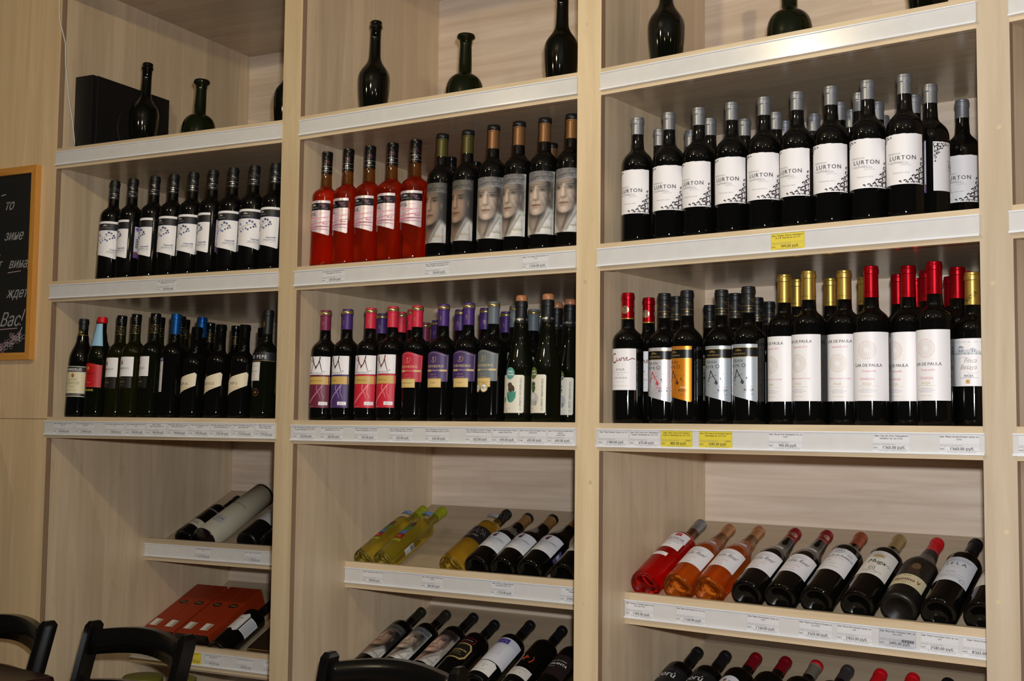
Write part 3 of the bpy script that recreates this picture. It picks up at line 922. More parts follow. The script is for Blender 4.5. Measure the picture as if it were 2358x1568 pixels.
def lab_astro(base, acol, word, year, wcol):
    def fn(a, p):
        x0, x1, yt = -42, 42, 173
        a.poly(slant_shape(x0, x1, yt, 66, 48), base)
        a.rect(x0, yt - 27, x1, yt - 7, (30, 28, 26)); a.rect(x0, yt - 8, x1, yt - 7, GOLD); a.rect(x0, yt - 28, x1, yt - 27, GOLD)
        p.text('DENOMINACION DE ORIGEN CALIFICADA', 0, yt - 4, 1.5, GREY, wmax=50)
        p.text('D', -7, yt - 15.5, 3.6, GOLD); p.text('N', -1.4, yt - 15.5, 5.2, GOLD); p.text('A', 4.4, yt - 15.5, 3.6, GOLD); p.text('MURVIEDRO', -1, yt - 23, 4, (150, 130, 90), wmax=36)
        dk = (46, 40, 44)
        p.text('GRAN', -4, 134, 6, dk, sp=0.2); p.text('A', -19, 123, 7.5, dk); p.text('STR', -5.5, 123, 6, dk, sp=0.1); p.text('O', 11, 122.6, 8.6, dk)
        p.stroke([(-6, 118), (-10, 104), (-15, 92)], 1.6, acol, 0.9); p.stroke([(-6, 118), (2, 104), (12, 90)], 2.2, acol, 1.4); p.stroke([(-14, 100), (-2, 104), (9, 108)], 1.0, acol, 0.7); p.stroke([(-4, 119), (-12, 92), (-9, 96)], 0.7, acol)
        for x, y, r in ((7, 93, 1.8), (9, 89, 2.2), (5, 90, 1.2), (18, 100, 1.5), (21, 94, 1.0), (18.5, 97, 0.9), (24, 110, 0.8), (-20, 106, 0.7), (-22, 96, 0.9), (-10, 86, 0.8)):
            p.disc(x, y, r, acol, 10, ry=r * 1.3)
        for x, y in ((22, 112), (-8, 82), (-24, 112)):
            p.poly([(x, y + 2), (x + 0.6, y + 0.6), (x + 2, y), (x + 0.6, y - 0.6), (x, y - 2), (x - 0.6, y - 0.6), (x - 2, y), (x - 0.6, y + 0.6)], GOLD)
        p.text(word, 33, 79, 4, wcol, 'R', slant=0.28, bold=0.1); p.text('RIOJA', 33, 71.5, 5, dk, 'R', sp=0.1, bold=0.15)
        p.text('DENOMINACION DE ORIGEN CALIFICADA', 33, 68.6, 1.1, GREY, 'R', wmax=36); p.text(year, 33, 62.5, 3.6, (90, 84, 88), 'R', sp=0.35)
        p.disc(-41, 78, 5, (50, 48, 58))
    return fn

def burst(p, x, y, r, c1, c2):
    for k in range(30):
        w = 2 * math.pi * k / 30
        cx, sx_ = math.cos(w), math.sin(w)
        p.stroke([(x + cx * r * 0.86, y + sx_ * r * 0.86), (x + cx * r, y + sx_ * r)], 1.2, c1 if k % 3 else c2, up=(k == 0))
        p.stroke([(x + cx * r * 0.30, y + sx_ * r * 0.30), (x + cx * r * 0.80, y + sx_ * r * 0.80)], 0.30, (206, 190, 176), 0.75, up=False)

def lab_paula(crianza):
    def fn(a, p):
        a.rect(-51, 49, 51, 189, WHITE)
        dk, pk, gd = (74, 68, 76), (206, 120, 134), (204, 178, 120)
        y0 = 118 if crianza else 171
        p.text('L', -25, y0, 7.4, dk, bold=0.12); p.text('AR', -17, y0, 6.0, dk, bold=0.12); p.text('DE', -3.5, y0, 6.0, dk, bold=0.12); p.text('PAULA', 17.5, y0, 6.0, dk, bold=0.12)
        p.text('Tempranillo' if crianza else 'Tempranillo 2013', 3, y0 - 10.5, 4.2, pk, slant=0.35, wmax=36)
        burst(p, 0, 152 if crianza else 128, 19, (232, 150, 158) if crianza else gd, gd)
        if crianza:
            p.text('CRIANZA', 0, 91, 4.6, pk, sp=0.05); p.text('RIOJA', 0, 81, 5, gd)
        else:
            p.text('Madurado 6 meses en bodega', 2, 95, 3.2, pk, slant=0.3, wmax=52); p.text('RIOJA', 0, 83, 4.4, gd)
        p.rect(-20, 78.4, 22, 78.8, gd)
        for k, t in enumerate(('EMBOTELLADO POR', 'LAR DE PAULA, ELVILLAR DE ALAVA', 'ESPAÑA. R.E. 39.7260-VI')):
            p.text(t, 0, 72 - 3.2 * k, 1.7, (150, 146, 152), wmax=38)
        p.text('Product of Spain', 0, 58, 2.4, gd, slant=0.3)
    return fn
def cap_paula(col):
    def fn(a, H):
        for k in range(3): a.text('LAR DE PAULA', -30 + 30 * k, H - 56, 2.6, col, wmax=22)
    return fn

def lab_finca(a, p):
    a.poly([(-33, 78), (33, 78), (40, 172), (-40, 172)], WHITE)
    p.text('RESERVA  2010', 2, 163, 3.4, (150, 148, 152), sp=0.5, wmax=60)
    g = (150, 156, 166)
    for x0, x1, y0, y1 in ((-20, -8, 142, 154), (-24, -20, 142, 150), (-8, 2, 142, 149), (4, 16, 142, 150), (16, 24, 142, 147)):
        p.rect(x0, y0, x1, y1, (206, 210, 216)); p.frame(x0, y0, x1, y1, 0.5, g)
    p.poly([(-22, 154), (-14, 158), (-6, 154)], g); p.poly([(3, 150), (10, 153), (17, 150)], g)
    for x in (-17, -12, 8, 12): p.rect(x, 145, x + 2, 149, (90, 90, 96))
    for k in range(9): p.disc(-26 + 7 * k, 142, 2.2, (166, 172, 170), 8)
    p.stroke([(-30, 141), (32, 140.5)], 0.5, g)
    gd = (168, 156, 146)
    p.text('Finca', 4, 124, 9.5, gd, slant=0.4, sx=0.85); p.text('Besaya', 0, 111, 9.5, gd, slant=0.4, sx=0.85)
    p.arc(-8, 130, 12, 60, 200, 0.5, gd, ry=5); p.arc(10, 108, 12, 200, 330, 0.5, gd, ry=5)
    p.text('RIOJA', 2, 96, 4.6, (100, 96, 104), bold=0.1); p.rect(-16, 94, 20, 94.5, (120, 116, 122))
    p.rect(-4, 83, 4, 91, (212, 176, 116)); p.text('B', 0, 85, 4, (150, 110, 60))
def cap_finca(a, H):
    for k in range(3): a.text('RIOJA', -26 + k * 30, H - 52, 7.5, (80, 62, 34), rot=0.75, sp=0.06, wmax=28)

def gecko(p, x, y, s, col):
    p.stroke([(x - 1 * s, y + 6 * s), (x + 0.5 * s, y + 3 * s), (x - 1.2 * s, y), (x + 0.8 * s, y - 3 * s), (x - 1.5 * s, y - 6.5 * s)], 1.5 * s, col, 0.5 * s)
    for q in (((-0.5, 3), (-3, 5)), ((0.5, 3), (2.8, 1.5)), ((-0.5, -1.5), (-3, -0.5)), ((0.3, -2), (2.6, -4))):
        p.stroke([(x + q[0][0] * s, y + q[0][1] * s), (x + q[1][0] * s, y + q[1][1] * s)], 0.7 * s, col, up=False)
def cap_gecko(a, H):
    for k in range(3): gecko(a, -28 + k * 30, H - 38, 1.0, (226, 200, 150))

def lab_m(col, light, word, mcol):
    def fn(a, p):
        a.rect(-40, 123, 40, 173, WHITE); a.rect(-40, 34, 40, 122, col); a.rect(-41, 97, 41, 118, (206, 170, 92))
        p.stroke([(-12, 168), (-8, 158), (-14, 140), (-19, 128)], 2.2, mcol, 1.4); p.disc(-19, 128, 1.8, mcol, 10)
        p.stroke([(-16, 176), (-10, 160), (-4, 148), (0, 142)], 3.4, mcol, 2.2); p.stroke([(0, 142), (6, 150), (11, 164), (12, 172)], 2.6, mcol, 3.0)
        p.stroke([(10, 162), (14, 146), (19, 130)], 2.6, mcol, 1.4); p.stroke([(-28, 166), (-18, 163), (-11, 158)], 0.9, mcol, 1.4); p.stroke([(-26, 158), (-16, 159), (-10, 157)], 0.7, mcol); p.stroke([(-9, 170), (-8, 158)], 0.8, mcol)
        p.disc(0, 142, 2.4, mcol, 10); p.stroke([(2, 148), (-3, 140), (1, 136)], 1.3, mcol, 0.6)
        p.text('DE', 24, 130, 3.4, (66, 60, 66)); p.text('MURVIEDRO', 3, 125, 4, (66, 60, 66), sp=0.18, wmax=56)
        p.text(word, 0, 105, 3.4, (150, 90, 60), sp=0.06, wmax=44)
        p.stroke([(22, 96), (10, 80), (-14, 52), (-20, 46)], 3.2, light, 5); p.stroke([(6, 95), (4, 84), (12, 72), (16, 60)], 3, light, 1.6); p.stroke([(20, 92), (18, 74), (26, 60)], 2.4, light, 1)
        p.rect(12, 41, 36, 50, WHITE); p.text('2015', 24, 43.4, 4, (110, 90, 100), sp=0.2)
        p.text('VINO DE ESPAÑA', -14, 36, 2, (206, 170, 150), wmax=26)
    return fn

def lab_coll(col, word, medals=False):
    def fn(a, p):
        top = [(42 - 84 * k / 16, 170 + 9 * math.sin(math.pi * k / 16) ** 2) for k in range(17)]
        a.poly([(-40, 101), (40, 101)] + top, col)
        in_ = [(38 - 76 * k / 16, 167 + 8.4 * math.sin(math.pi * k / 16) ** 2) for k in range(17)]
        p.stroke([(38, 104)] + in_ + [(-38, 104)], 0.5, (214, 186, 150))
        p.arc(0, 158, 8, -160, 60, 0.7, (222, 190, 120)); gecko(p, 0, 158, 1.0, (222, 190, 120))
        gd = (226, 196, 132)
        p.text('MURVIEDRO', 2, 137, 6.2, gd, sp=0.05, wmax=56)
        a.rect(-26, 127, -6, 131.5, (214, 186, 116)); a.rect(18, 127, 37, 131.5, (214, 186, 116))
        p.text('Colección', 6, 128, 3.6, (236, 206, 190), slant=0.3)
        p.text('2015', 2, 117, 3.6, (206, 160, 120), sp=0.5); p.text('Vino de España', 2, 111, 2.4, (206, 170, 150))
        a.rect(-23, 86, 23, 109, (206, 170, 92)); a.rect(-21, 88, 21, 107, (222, 192, 124)); p.text(word, 0, 96, 3.4, (150, 96, 60), wmax=34)
        if medals:
            for x in (-17, 6):
                a.disc(x, 84, 11, (186, 148, 70), 22); a.disc(x, 84, 9, (236, 232, 222), 22)
            p.text('Baco', 6, 82, 6, (40, 36, 40), slant=0.35); p.text('2015', 6, 78.4, 2, GREY); p.text('ORO', -17, 82, 3.4, (150, 110, 60))
    return fn

def lab_hello(bird, text, badge):
    def fn(a, p):
        a.poly([(-34, 22), (31, 22), (34, 25), (34, 112), (31, 115), (-34, 115)], (226, 220, 200))
        a.poly([(-4 + 13.5 * math.cos(2 * math.pi * k / 20), 119 + 15 * math.sin(2 * math.pi * k / 20)) for k in range(20)], badge)
        p.text('Hello', -4, 121, 5, WHITE, slant=0.25, bold=0.2); p.text('World!', -3, 114, 4.4, WHITE, slant=0.25, bold=0.2)
        k0 = len(p.v)
        if bird:
            p.disc(-9, 80, 9.5, (74, 62, 50), 18, ry=11); p.disc(-13, 90, 6.8, (86, 72, 58), 16); p.disc(-15, 91, 1.2, (20, 18, 16), 8); p.poly([(-20, 88), (-16, 90), (-16, 86)], (56, 46, 36))
            p.poly([(-22, 76), (-18, 72), (-14, 77), (-10, 71), (-5, 77), (0, 72), (4, 76), (3, 60), (-3, 50), (-10, 47), (-17, 50), (-22, 62)], (76, 146, 128)); p.poly([(-22, 70), (-18, 52), (-12, 48), (-16, 62)], (54, 112, 100))
            p.poly([(-34, 62), (-28, 58), (-24, 60), (-26, 50), (-34, 46)], (96, 160, 142))
        else:
            p.disc(-12, 56, 17, (192, 190, 188), 24, ry=16); p.disc(-15, 62, 9, (224, 222, 218), 18, ry=8); p.disc(-5, 46, 6, (156, 154, 152), 14)
            p.poly([(-22, 84), (-16, 72), (-8, 72), (-4, 84), (-9, 90), (-17, 90)], (74, 88, 52)); p.disc(-13, 92, 8, (62, 76, 44), 14, ry=6)
        p.v[k0:] = [(x + 10, y, l) for x, y, l in p.v[k0:]]
        for k, (ch, b) in enumerate(text):
            p.text(ch, 27, 28 + b, 4.6, (88, 84, 82), 'L', rot=math.pi / 2, wmax=62, bold=0.12 if k == 1 else 0)
        p.text('PRODUCT OF SPAIN', -12, 32, 1.8, GREY, wmax=24); p.disc(-12, 27, 1.5, (60, 58, 56), 8)
    return fn
def cap_hello(a, H):
    for k in range(3): a.text('SAY HELLO!', -34 + 34 * k, H - 49, 5.0, (236, 236, 236), wmax=28, bold=0.2)
def cork_top(pr):
    H = pr[-1][1] + 0.002
    m = MB().lathe([(0.0125, H - 0.003), (0.0148, H + 0.0006), (0.0148, H + 0.010), (0.0135, H + 0.0135), (0.009, H + 0.0152), (0, H + 0.0156)], 24).mesh('cork', [CORK])
    return [('cork', m, [])]

def lab_cuco(a, p):
    a.rect(-60, 74, 60, 157, (222, 214, 176)); a.rect(-60, 139, 60, 157, (34, 32, 34)); a.rect(-60, 155, 60, 157, (206, 200, 180)); a.rect(-60, 138, 60, 140, (206, 200, 180)); a.rect(-60, 64, 60, 74, (34, 32, 34)); a.rect(-60, 73, 60, 75, (206, 200, 180)); a.rect(-60, 63, 60, 65, (206, 200, 180))
    p.text('BARBADILLO', -2, 143, 8, WHITE, wmax=56, bold=0.2)
    p.poly([(-5, 132), (5, 132), (4, 124), (0, 121), (-4, 124)], (170, 90, 60)); p.disc(0, 134, 3, (190, 150, 80), 10)
    p.text('OLOROSO', 0, 114, 4, (96, 86, 60), sp=0.05); p.text('CUCO', 2, 101, 8.6, (150, 136, 90), sp=0.25, bold=0.2); p.text('SECO', 0, 92, 4, (96, 86, 60), sp=0.05)
    p.text('JEREZ-XERES-SHERRY', 0, 82, 2, GREY); p.text('SANLUCAR  BARBADILLO', 0, 67, 3, (190, 186, 170), wmax=60)
def lab_bull(a, p):
    top = [(46 - 92 * k / 12, 160 + 6 * math.sin(math.pi * k / 12) ** 2) for k in range(13)]
    a.poly([(-46, 92), (46, 92)] + top, (190, 20, 30))
    p.frame(-43, 94, 43, 158, 0.5, (214, 120, 60)); p.disc(0, 150, 5, (206, 160, 60), 14); p.text('MONTA', 8, 130, 6.6, (60, 20, 20), wmax=44); p.text('Fino', 4, 104, 6, (224, 120, 100), slant=0.3)
    p.text('OSBORNE', 4, 80, 6, (206, 176, 70), wmax=50, bold=0.2)
def neck_tag(pr):
    """hanging neck card: a printed cone around the neck"""
    H = pr[-1][1] + 0.002
    a = Art()
    a.poly([(-26, H * 1000 - 92), (26, H * 1000 - 92), (23, H * 1000 - 22), (-23, H * 1000 - 22)], (150, 196, 226))
    a.poly([(-26, H * 1000 - 92), (26, H * 1000 - 92), (25.5, H * 1000 - 80), (-25.5, H * 1000 - 74)], (226, 206, 120))
    a.poly([(2, H * 1000 - 38), (4, H * 1000 - 29), (8, H * 1000 - 27), (18, H * 1000 - 28), (19, H * 1000 - 38), (16, H * 1000 - 38), (15, H * 1000 - 33), (8, H * 1000 - 33), (6, H * 1000 - 38)], (30, 30, 36)); a.disc(3, H * 1000 - 27, 3, (30, 30, 36), 8)
    a.text('OSBORNE', 10, H * 1000 - 44, 3, (60, 90, 150), wmax=18); a.text('SHERRY', 10, H * 1000 - 50, 2.6, (60, 90, 150)); a.disc(12, H * 1000 - 60, 5, (40, 40, 44), 14); a.disc(13, H * 1000 - 73, 5, (214, 220, 214), 14)
    me = a.wrap('neck_card', 0.0215, PAPER, 0.0006, lambda z: max(rad_at(pr, z), 0.0155 + (H - 0.022 - z) * 0.09))
    return [('neck_card', me, [])]
def lab_fino(word):
    def fn(a, p):
        a.rect(-46, 123, 30, 182, WHITE); a.rect(-46, 88, 27, 121, (26, 25, 24))
        p.poly([(-14, 168), (-6, 168), (-7, 160), (-10, 157), (-13, 160)], (170, 70, 50)); p.disc(-10, 170, 3, (196, 160, 70), 10); p.poly([(-14, 163), (-6, 163), (-8, 158), (-12, 158)], (50, 60, 120))
        p.text('BARBADILLO', -6, 144, 6.4, (60, 58, 66), wmax=46); p.text('SANLUCAR DE BARRAMEDA', -6, 138, 2, GOLD, wmax=34)
        p.text('MANZANILLA', -6, 115, 2, GREY); p.text(word, -6, 103, 6.4, (150, 130, 90), sp=0.12); p.text('Sherry', -6, 95, 4, (130, 110, 80), slant=0.35)
    return fn
def cap_sherry(a, H):
    a.rect(-46, H - 36, 46, H - 35, GOLD); a.rect(-46, H - 60, 46, H - 59, GOLD)
    for k in range(6):
        a.arc(-38 + 15 * k, H - 48, 5, 20, 320, 0.9, GOLD, ry=8); a.text('B', -38 + 15 * k, H - 51, 5, GOLD)
def lab_elegante(edge):
    def fn(a, p):
        a.rect(-40, 76, 20, 178, (228, 224, 224)); a.rect(-40, 166, 20, 178, edge)
        p.text('ELEGANTE', -2, 168.5, 6.6, WHITE, wmax=40, bold=0.1); p.frame(-38, 80, 17, 163, 0.5, (150, 130, 110))
        p.text('FINO', 6, 137, 3, (60, 56, 60), bold=0.1); p.text('palomino fino', 6, 116, 2.2, (206, 130, 120), slant=0.3); p.arc(4, 94, 8, 0, 350, 0.8, (196, 192, 190)); p.text('S', 4, 91, 8, (196, 192, 190))
    return fn
def lab_npu(word):
    def fn(a, p):
        n = 8
        a.poly([(-44, 60), (38, 95), (40, 128), (34, 133), (-10, 119), (-36, 104), (-44, 96)], (222, 210, 178))
        p.text(word, -2, 96, 7.6, (70, 60, 50), sp=0.16, wmax=44); p.arc(-14, 92, 16, 150, 300, 0.6, (206, 150, 90), ry=12); p.text('Amontillado', 4, 88, 3.2, (206, 150, 90), slant=0.4); p.text('JEREZ', 2, 81, 2, GREY)
    return fn
def lab_pepe(a, p):
    a.rect(-60, 164, 60, 188, (26, 24, 26)); a.rect(-60, 163, 60, 164, (150, 110, 60)); a.rect(-42, 107, 14, 160, (226, 222, 214))
    p.text('TIO PEPE', 2, 170, 9.5, WHITE, sp=0.22, wmax=62); p.frame(-40, 109, 12, 158, 0.5, (120, 112, 100))
    p.text('FINO MUY SECO', -8, 148, 2.6, GREY); p.text('Muy Seco', -6, 132, 4.6, (120, 112, 110), slant=0.4); p.text('JEREZ', -8, 122, 3, (190, 150, 120), sp=0.2); p.text('1844', -8, 114, 3, (190, 150, 120), sp=0.3)
    for k in range(10): p.disc(4 + 9 * math.cos(k * 0.63), 74 + 10 * math.sin(k * 0.63), 1.7, (130, 84, 50), 8)
    p.disc(4, 74, 4, (130, 84, 50), 10)
def cap_pepe(a, H):
    for k in range(3): a.poly([(-30 + 30 * k, H - 30), (-27 + 30 * k, H - 42), (-30 + 30 * k, H - 54), (-33 + 30 * k, H - 42)], (190, 150, 70))

# --- standing kinds (H, R, capsule height, capsule material, neck end and full width below the top)
kind('dna', 0.316, 0.0368, 0.061, CAP_BLACK, 0.080, 0.116, cap_fn=dna_cap((226, 226, 230), (226, 226, 230)), label_fn=lab_valencia)
kind('dna_strip', 0.316, 0.0368, 0.061, CAP_BLACK, 0.080, 0.116, cap_fn=dna_cap((226, 226, 230), (226, 226, 230)), label_fn=with_strip(lab_valencia, 80, 66, 162))
kind('rosa', 0.326, 0.0368, 0.063, CAP_SCREW, 0.098, 0.128, glass=ROSE, neck=(0.100, AMBER_NECK), cap_fn=dna_cap((220, 220, 224), (190, 90, 140)), label_fn=lab_rosa, screw=True, paper=SHEEN)
for nm, who, cm, hh in (('young', 'young', CAP_OLIVE, 0.331), ('old', 'old', CAP_BRONZE, 0.335)):
    kind(nm, hh, 0.0368, 0.061, cm, 0.082, 0.122, photo=portrait(who), rings=((-0.3, 14, CAP_BLACK),))
kind('lurton', 0.299, 0.0374, 0.0415, CAP_SILVER, 0.072, 0.116, label_fn=lab_lurton, nr=0.0138)
kind('lurton_strip', 0.299, 0.0374, 0.0415, CAP_SILVER, 0.072, 0.116, label_fn=with_strip(lab_lurton, -76, 62, 172), nr=0.0138)
kind('cune', 0.304, 0.0362, 0.062, CAP_RED, 0.080, 0.115, cap_fn=cap_cune, label_fn=lab_cune)
for nm, base, ac, wd, yr, wc in (('astro_white', (226, 224, 228), (196, 30, 54), 'Tempranillo', '2013', (206, 60, 80)), ('astro_orange', (232, 142, 34), (60, 30, 40), 'Crianza', '2010', (236, 222, 206)), ('astro_silver', (200, 208, 214), (40, 40, 46), 'Reserva', '2008', (206, 150, 110))):
    kind(nm, 0.301, 0.0362, 0.059, CAP_BLACK, 0.080, 0.118, cap_fn=dna_cap(GOLD, GOLD), label_fn=lab_astro(base, ac, wd, yr, wc), paper=SHEEN)
kind('paula_gold', 0.326, 0.0362, 0.0625, CAP_GOLD, 0.082, 0.116, cap_fn=cap_paula((120, 92, 40)), label_fn=lab_paula(False))
kind('paula_red', 0.327, 0.0362, 0.0655, CAP_RED, 0.084, 0.118, cap_fn=cap_paula((96, 10, 20)), label_fn=lab_paula(True))
kind('finca', 0.306, 0.0362, 0.066, CAP_GOLD, 0.082, 0.118, cap_fn=cap_finca, label_fn=lab_finca)
for nm, cm, col, light, word, mc in (('m_maroon', CAP_MAROON, (110, 34, 60), (176, 110, 130), 'CABERNET SAUVIGNON', (60, 26, 40)), ('m_purple', CAP_PURPLE, (78, 50, 108), (160, 136, 180), 'SYRAH', (50, 36, 66)), ('m_red', CAP_CRIMSON, (206, 36, 58), (236, 130, 136), 'TEMPRANILLO', (110, 28, 36))):
    kind(nm, 0.303, 0.0368, 0.056, cm, 0.078, 0.116, rings=((5, 14, GOLD_RING),), cap_fn=cap_gecko, label_fn=lab_m(col, light, word, mc))
for nm, cm, col, word, md in (('c_red', CAP_CRIMSON, (190, 34, 60), 'TEMPRANILLO', 0), ('c_purple', CAP_PURPLE, (70, 48, 100), 'SYRAH', 0), ('c_grey', CAP_GREY, (104, 112, 114), 'PETIT VERDOT', 0), ('c_grey_medal', CAP_GREY, (104, 112, 114), 'PETIT VERDOT', 1)):
    kind(nm, 0.303, 0.0368, 0.057, cm, 0.080, 0.118, rings=((5, 14, GOLD_RING),), cap_fn=cap_gecko, label_fn=lab_coll(col, word, md))
kind('hello1', 0.301, 0.0368, 0.056, CAP_BLACK, 0.060, 0.185, style='burgundy', cap_fn=cap_hello, label_fn=lab_hello(True, (('2015', 0), ('PRIETO PICUDO', 13), ('ROBLE', 60)), (90, 160, 148)), extra=cork_top, glass=GREEN_GLASS)
kind('hello2', 0.301, 0.0368, 0.056, CAP_BLACK, 0.060, 0.185, style='burgundy', cap_fn=cap_hello, label_fn=lab_hello(False, (('2015', 0), ('PETIT VERDOT', 13), ('ROBLE', 57)), (96, 110, 40)), extra=cork_top, glass=GREEN_GLASS)
kind('cuco', 0.308, 0.0370, 0.034, CAP_BLACK, 0.060, 0.140, style='sherry', cap_fn=lambda a, H: (a.rect(-46, H - 52, 46, H - 50.5, GOLD), a.disc(0, H - 42, 6, (150, 126, 70), 14)), label_fn=lab_cuco)
kind('bull', 0.312, 0.0370, 0.018, CAP_SCARLET, 0.060, 0.135, style='sherry', label_fn=lab_bull, extra=neck_tag, glass=GREEN_GLASS)
kind('fino', 0.315, 0.0368, 0.062, CAP_SCREW, 0.080, 0.120, cap_fn=cap_sherry, label_fn=lab_fino('FINO'), glass=OLIVE, screw=True)
kind('cream', 0.315, 0.0368, 0.062, CAP_SCREW, 0.080, 0.120, cap_fn=cap_sherry, label_fn=lab_fino('CREAM'), screw=True, glass=GREEN_GLASS)
kind('bluecap', 0.311, 0.0368, 0.062, CAP_BLUE, 0.082, 0.122, label_fn=lab_elegante((40, 70, 120)))
for nm, w, hh in (('npu1', 'IBERIA', 0.270), ('npu2', 'MACHARNUDO', 0.275), ('npu3', 'NPU', 0.272)):
    kind(nm, hh, 0.0368, 0.036, mat('black_wax', (10, 9, 8), 0.12), 0.075, 0.112, label_fn=lab_npu(w), nr=0.0150)
kind('pepe', 0.312, 0.0368, 0.070, CAP_BLACK, 0.088, 0.135, label_fn=lab_pepe, cap_fn=cap_pepe, glass=GREEN_GLASS)
kind('greensherry', 0.285, 0.0368, 0.045, CAP_BLACK, 0.075, 0.115, label_fn=lab_elegante((40, 90, 60)), glass=GREEN_GLASS)
kind('dsherry', 0.312, 0.0368, 0.062, CAP_SCREW, 0.080, 0.120, cap_fn=cap_sherry, label_fn=lab_fino('AMONT'), screw=True)

# ------------------------------------------------------------------ bottles standing on the shelves: (kind, u along the bay, v into it)
ROWS = {
'A2':[('dna',0.182,0.050),('dna_strip',0.258,0.050),('dna',0.346,0.050),('dna',0.421,0.050),('dna',0.497,0.050),('dna_strip',0.572,0.050),('dna',0.648,0.050),('dna',0.726,0.050),('dna',0.803,0.050)],
'B2':[('rosa',0.049,0.050),('rosa',0.125,0.050),('rosa',0.200,0.050),('rosa',0.276,0.050),('rosa',0.353,0.050),('young',0.438,0.050),('young',0.518,0.050),('old',0.596,0.050),('old',0.672,0.050),('old',0.747,0.050),('old',0.823,0.050),('rosa',0.332,0.247),('rosa',0.364,0.323),('old',0.642,0.269)],
'C2':[('lurton',0.071,0.050),('lurton',0.155,0.050),('lurton',0.232,0.050),('lurton',0.314,0.050),('lurton',0.392,0.050),('lurton',0.469,0.050),('lurton',0.545,0.050),('lurton',0.625,0.050),('lurton',0.702,0.050),('lurton_strip',0.723,0.151),('lurton',0.743,0.312),('lurton',0.058,0.178),('lurton',0.117,0.228),('lurton',0.209,0.151),('lurton',0.274,0.200),('lurton',0.360,0.185),('lurton',0.345,0.272),('lurton',0.427,0.247),('lurton',0.512,0.184),('lurton',0.511,0.260),('lurton',0.577,0.133),('lurton',0.583,0.227),('lurton',0.552,0.352),('lurton',0.668,0.216)],
'A3':[('cuco',0.071,0.050),('bull',0.146,0.052),('fino',0.221,0.058),('fino',0.295,0.043),('cream',0.371,0.043),('bluecap',0.452,0.043),('npu1',0.529,0.050),('npu2',0.619,0.050),('npu3',0.707,0.050),('pepe',0.788,0.050),('fino',0.321,0.116),('fino',0.408,0.111),('fino',0.368,0.175),('bluecap',0.483,0.121),('dsherry',0.415,0.237),('dsherry',0.453,0.315),('dsherry',0.510,0.376),('greensherry',0.8345,0.110)],
'B3':[('m_maroon',0.057,0.050),('m_purple',0.133,0.050),('m_red',0.213,0.050),('m_red',0.292,0.043),('c_red',0.367,0.050),('c_purple',0.450,0.050),('c_purple',0.528,0.050),('c_grey_medal',0.603,0.050),('hello1',0.684,0.050),('hello2',0.760,0.050),('hello2',0.765,0.153),('hello1',0.700,0.202),('m_purple',0.162,0.166),('m_red',0.236,0.156),('m_purple',0.181,0.242),('m_red',0.302,0.118),('m_maroon',0.150,0.391),('m_purple',0.216,0.355),('c_purple',0.428,0.161),('c_purple',0.511,0.155),('c_purple',0.522,0.241),('c_grey',0.615,0.135),('c_grey',0.619,0.221),('c_grey',0.594,0.301)],
'C3':[('cune',0.049,0.046),('astro_white',0.131,0.072),('astro_orange',0.204,0.046),('astro_silver',0.277,0.072),('astro_silver',0.355,0.046),('paula_gold',0.427,0.073),('paula_gold',0.495,0.044),('paula_gold',0.562,0.073),('paula_red',0.630,0.044),('paula_red',0.696,0.078),('paula_red',0.760,0.042),('finca',0.822,0.083),('cune',0.038,0.162),('cune',0.038,0.269),('cune',0.038,0.482),('astro_silver',0.123,0.146),('astro_silver',0.096,0.369),('astro_silver',0.271,0.154),('astro_silver',0.275,0.263),('astro_silver',0.259,0.367),('astro_silver',0.329,0.346),('paula_gold',0.416,0.169),('paula_gold',0.486,0.189),('paula_gold',0.559,0.203),('paula_red',0.632,0.206),('paula_red',0.642,0.296),('paula_red',0.704,0.173),('paula_red',0.716,0.302),('paula_red',0.774,0.150),('paula_red',0.768,0.229)],
}
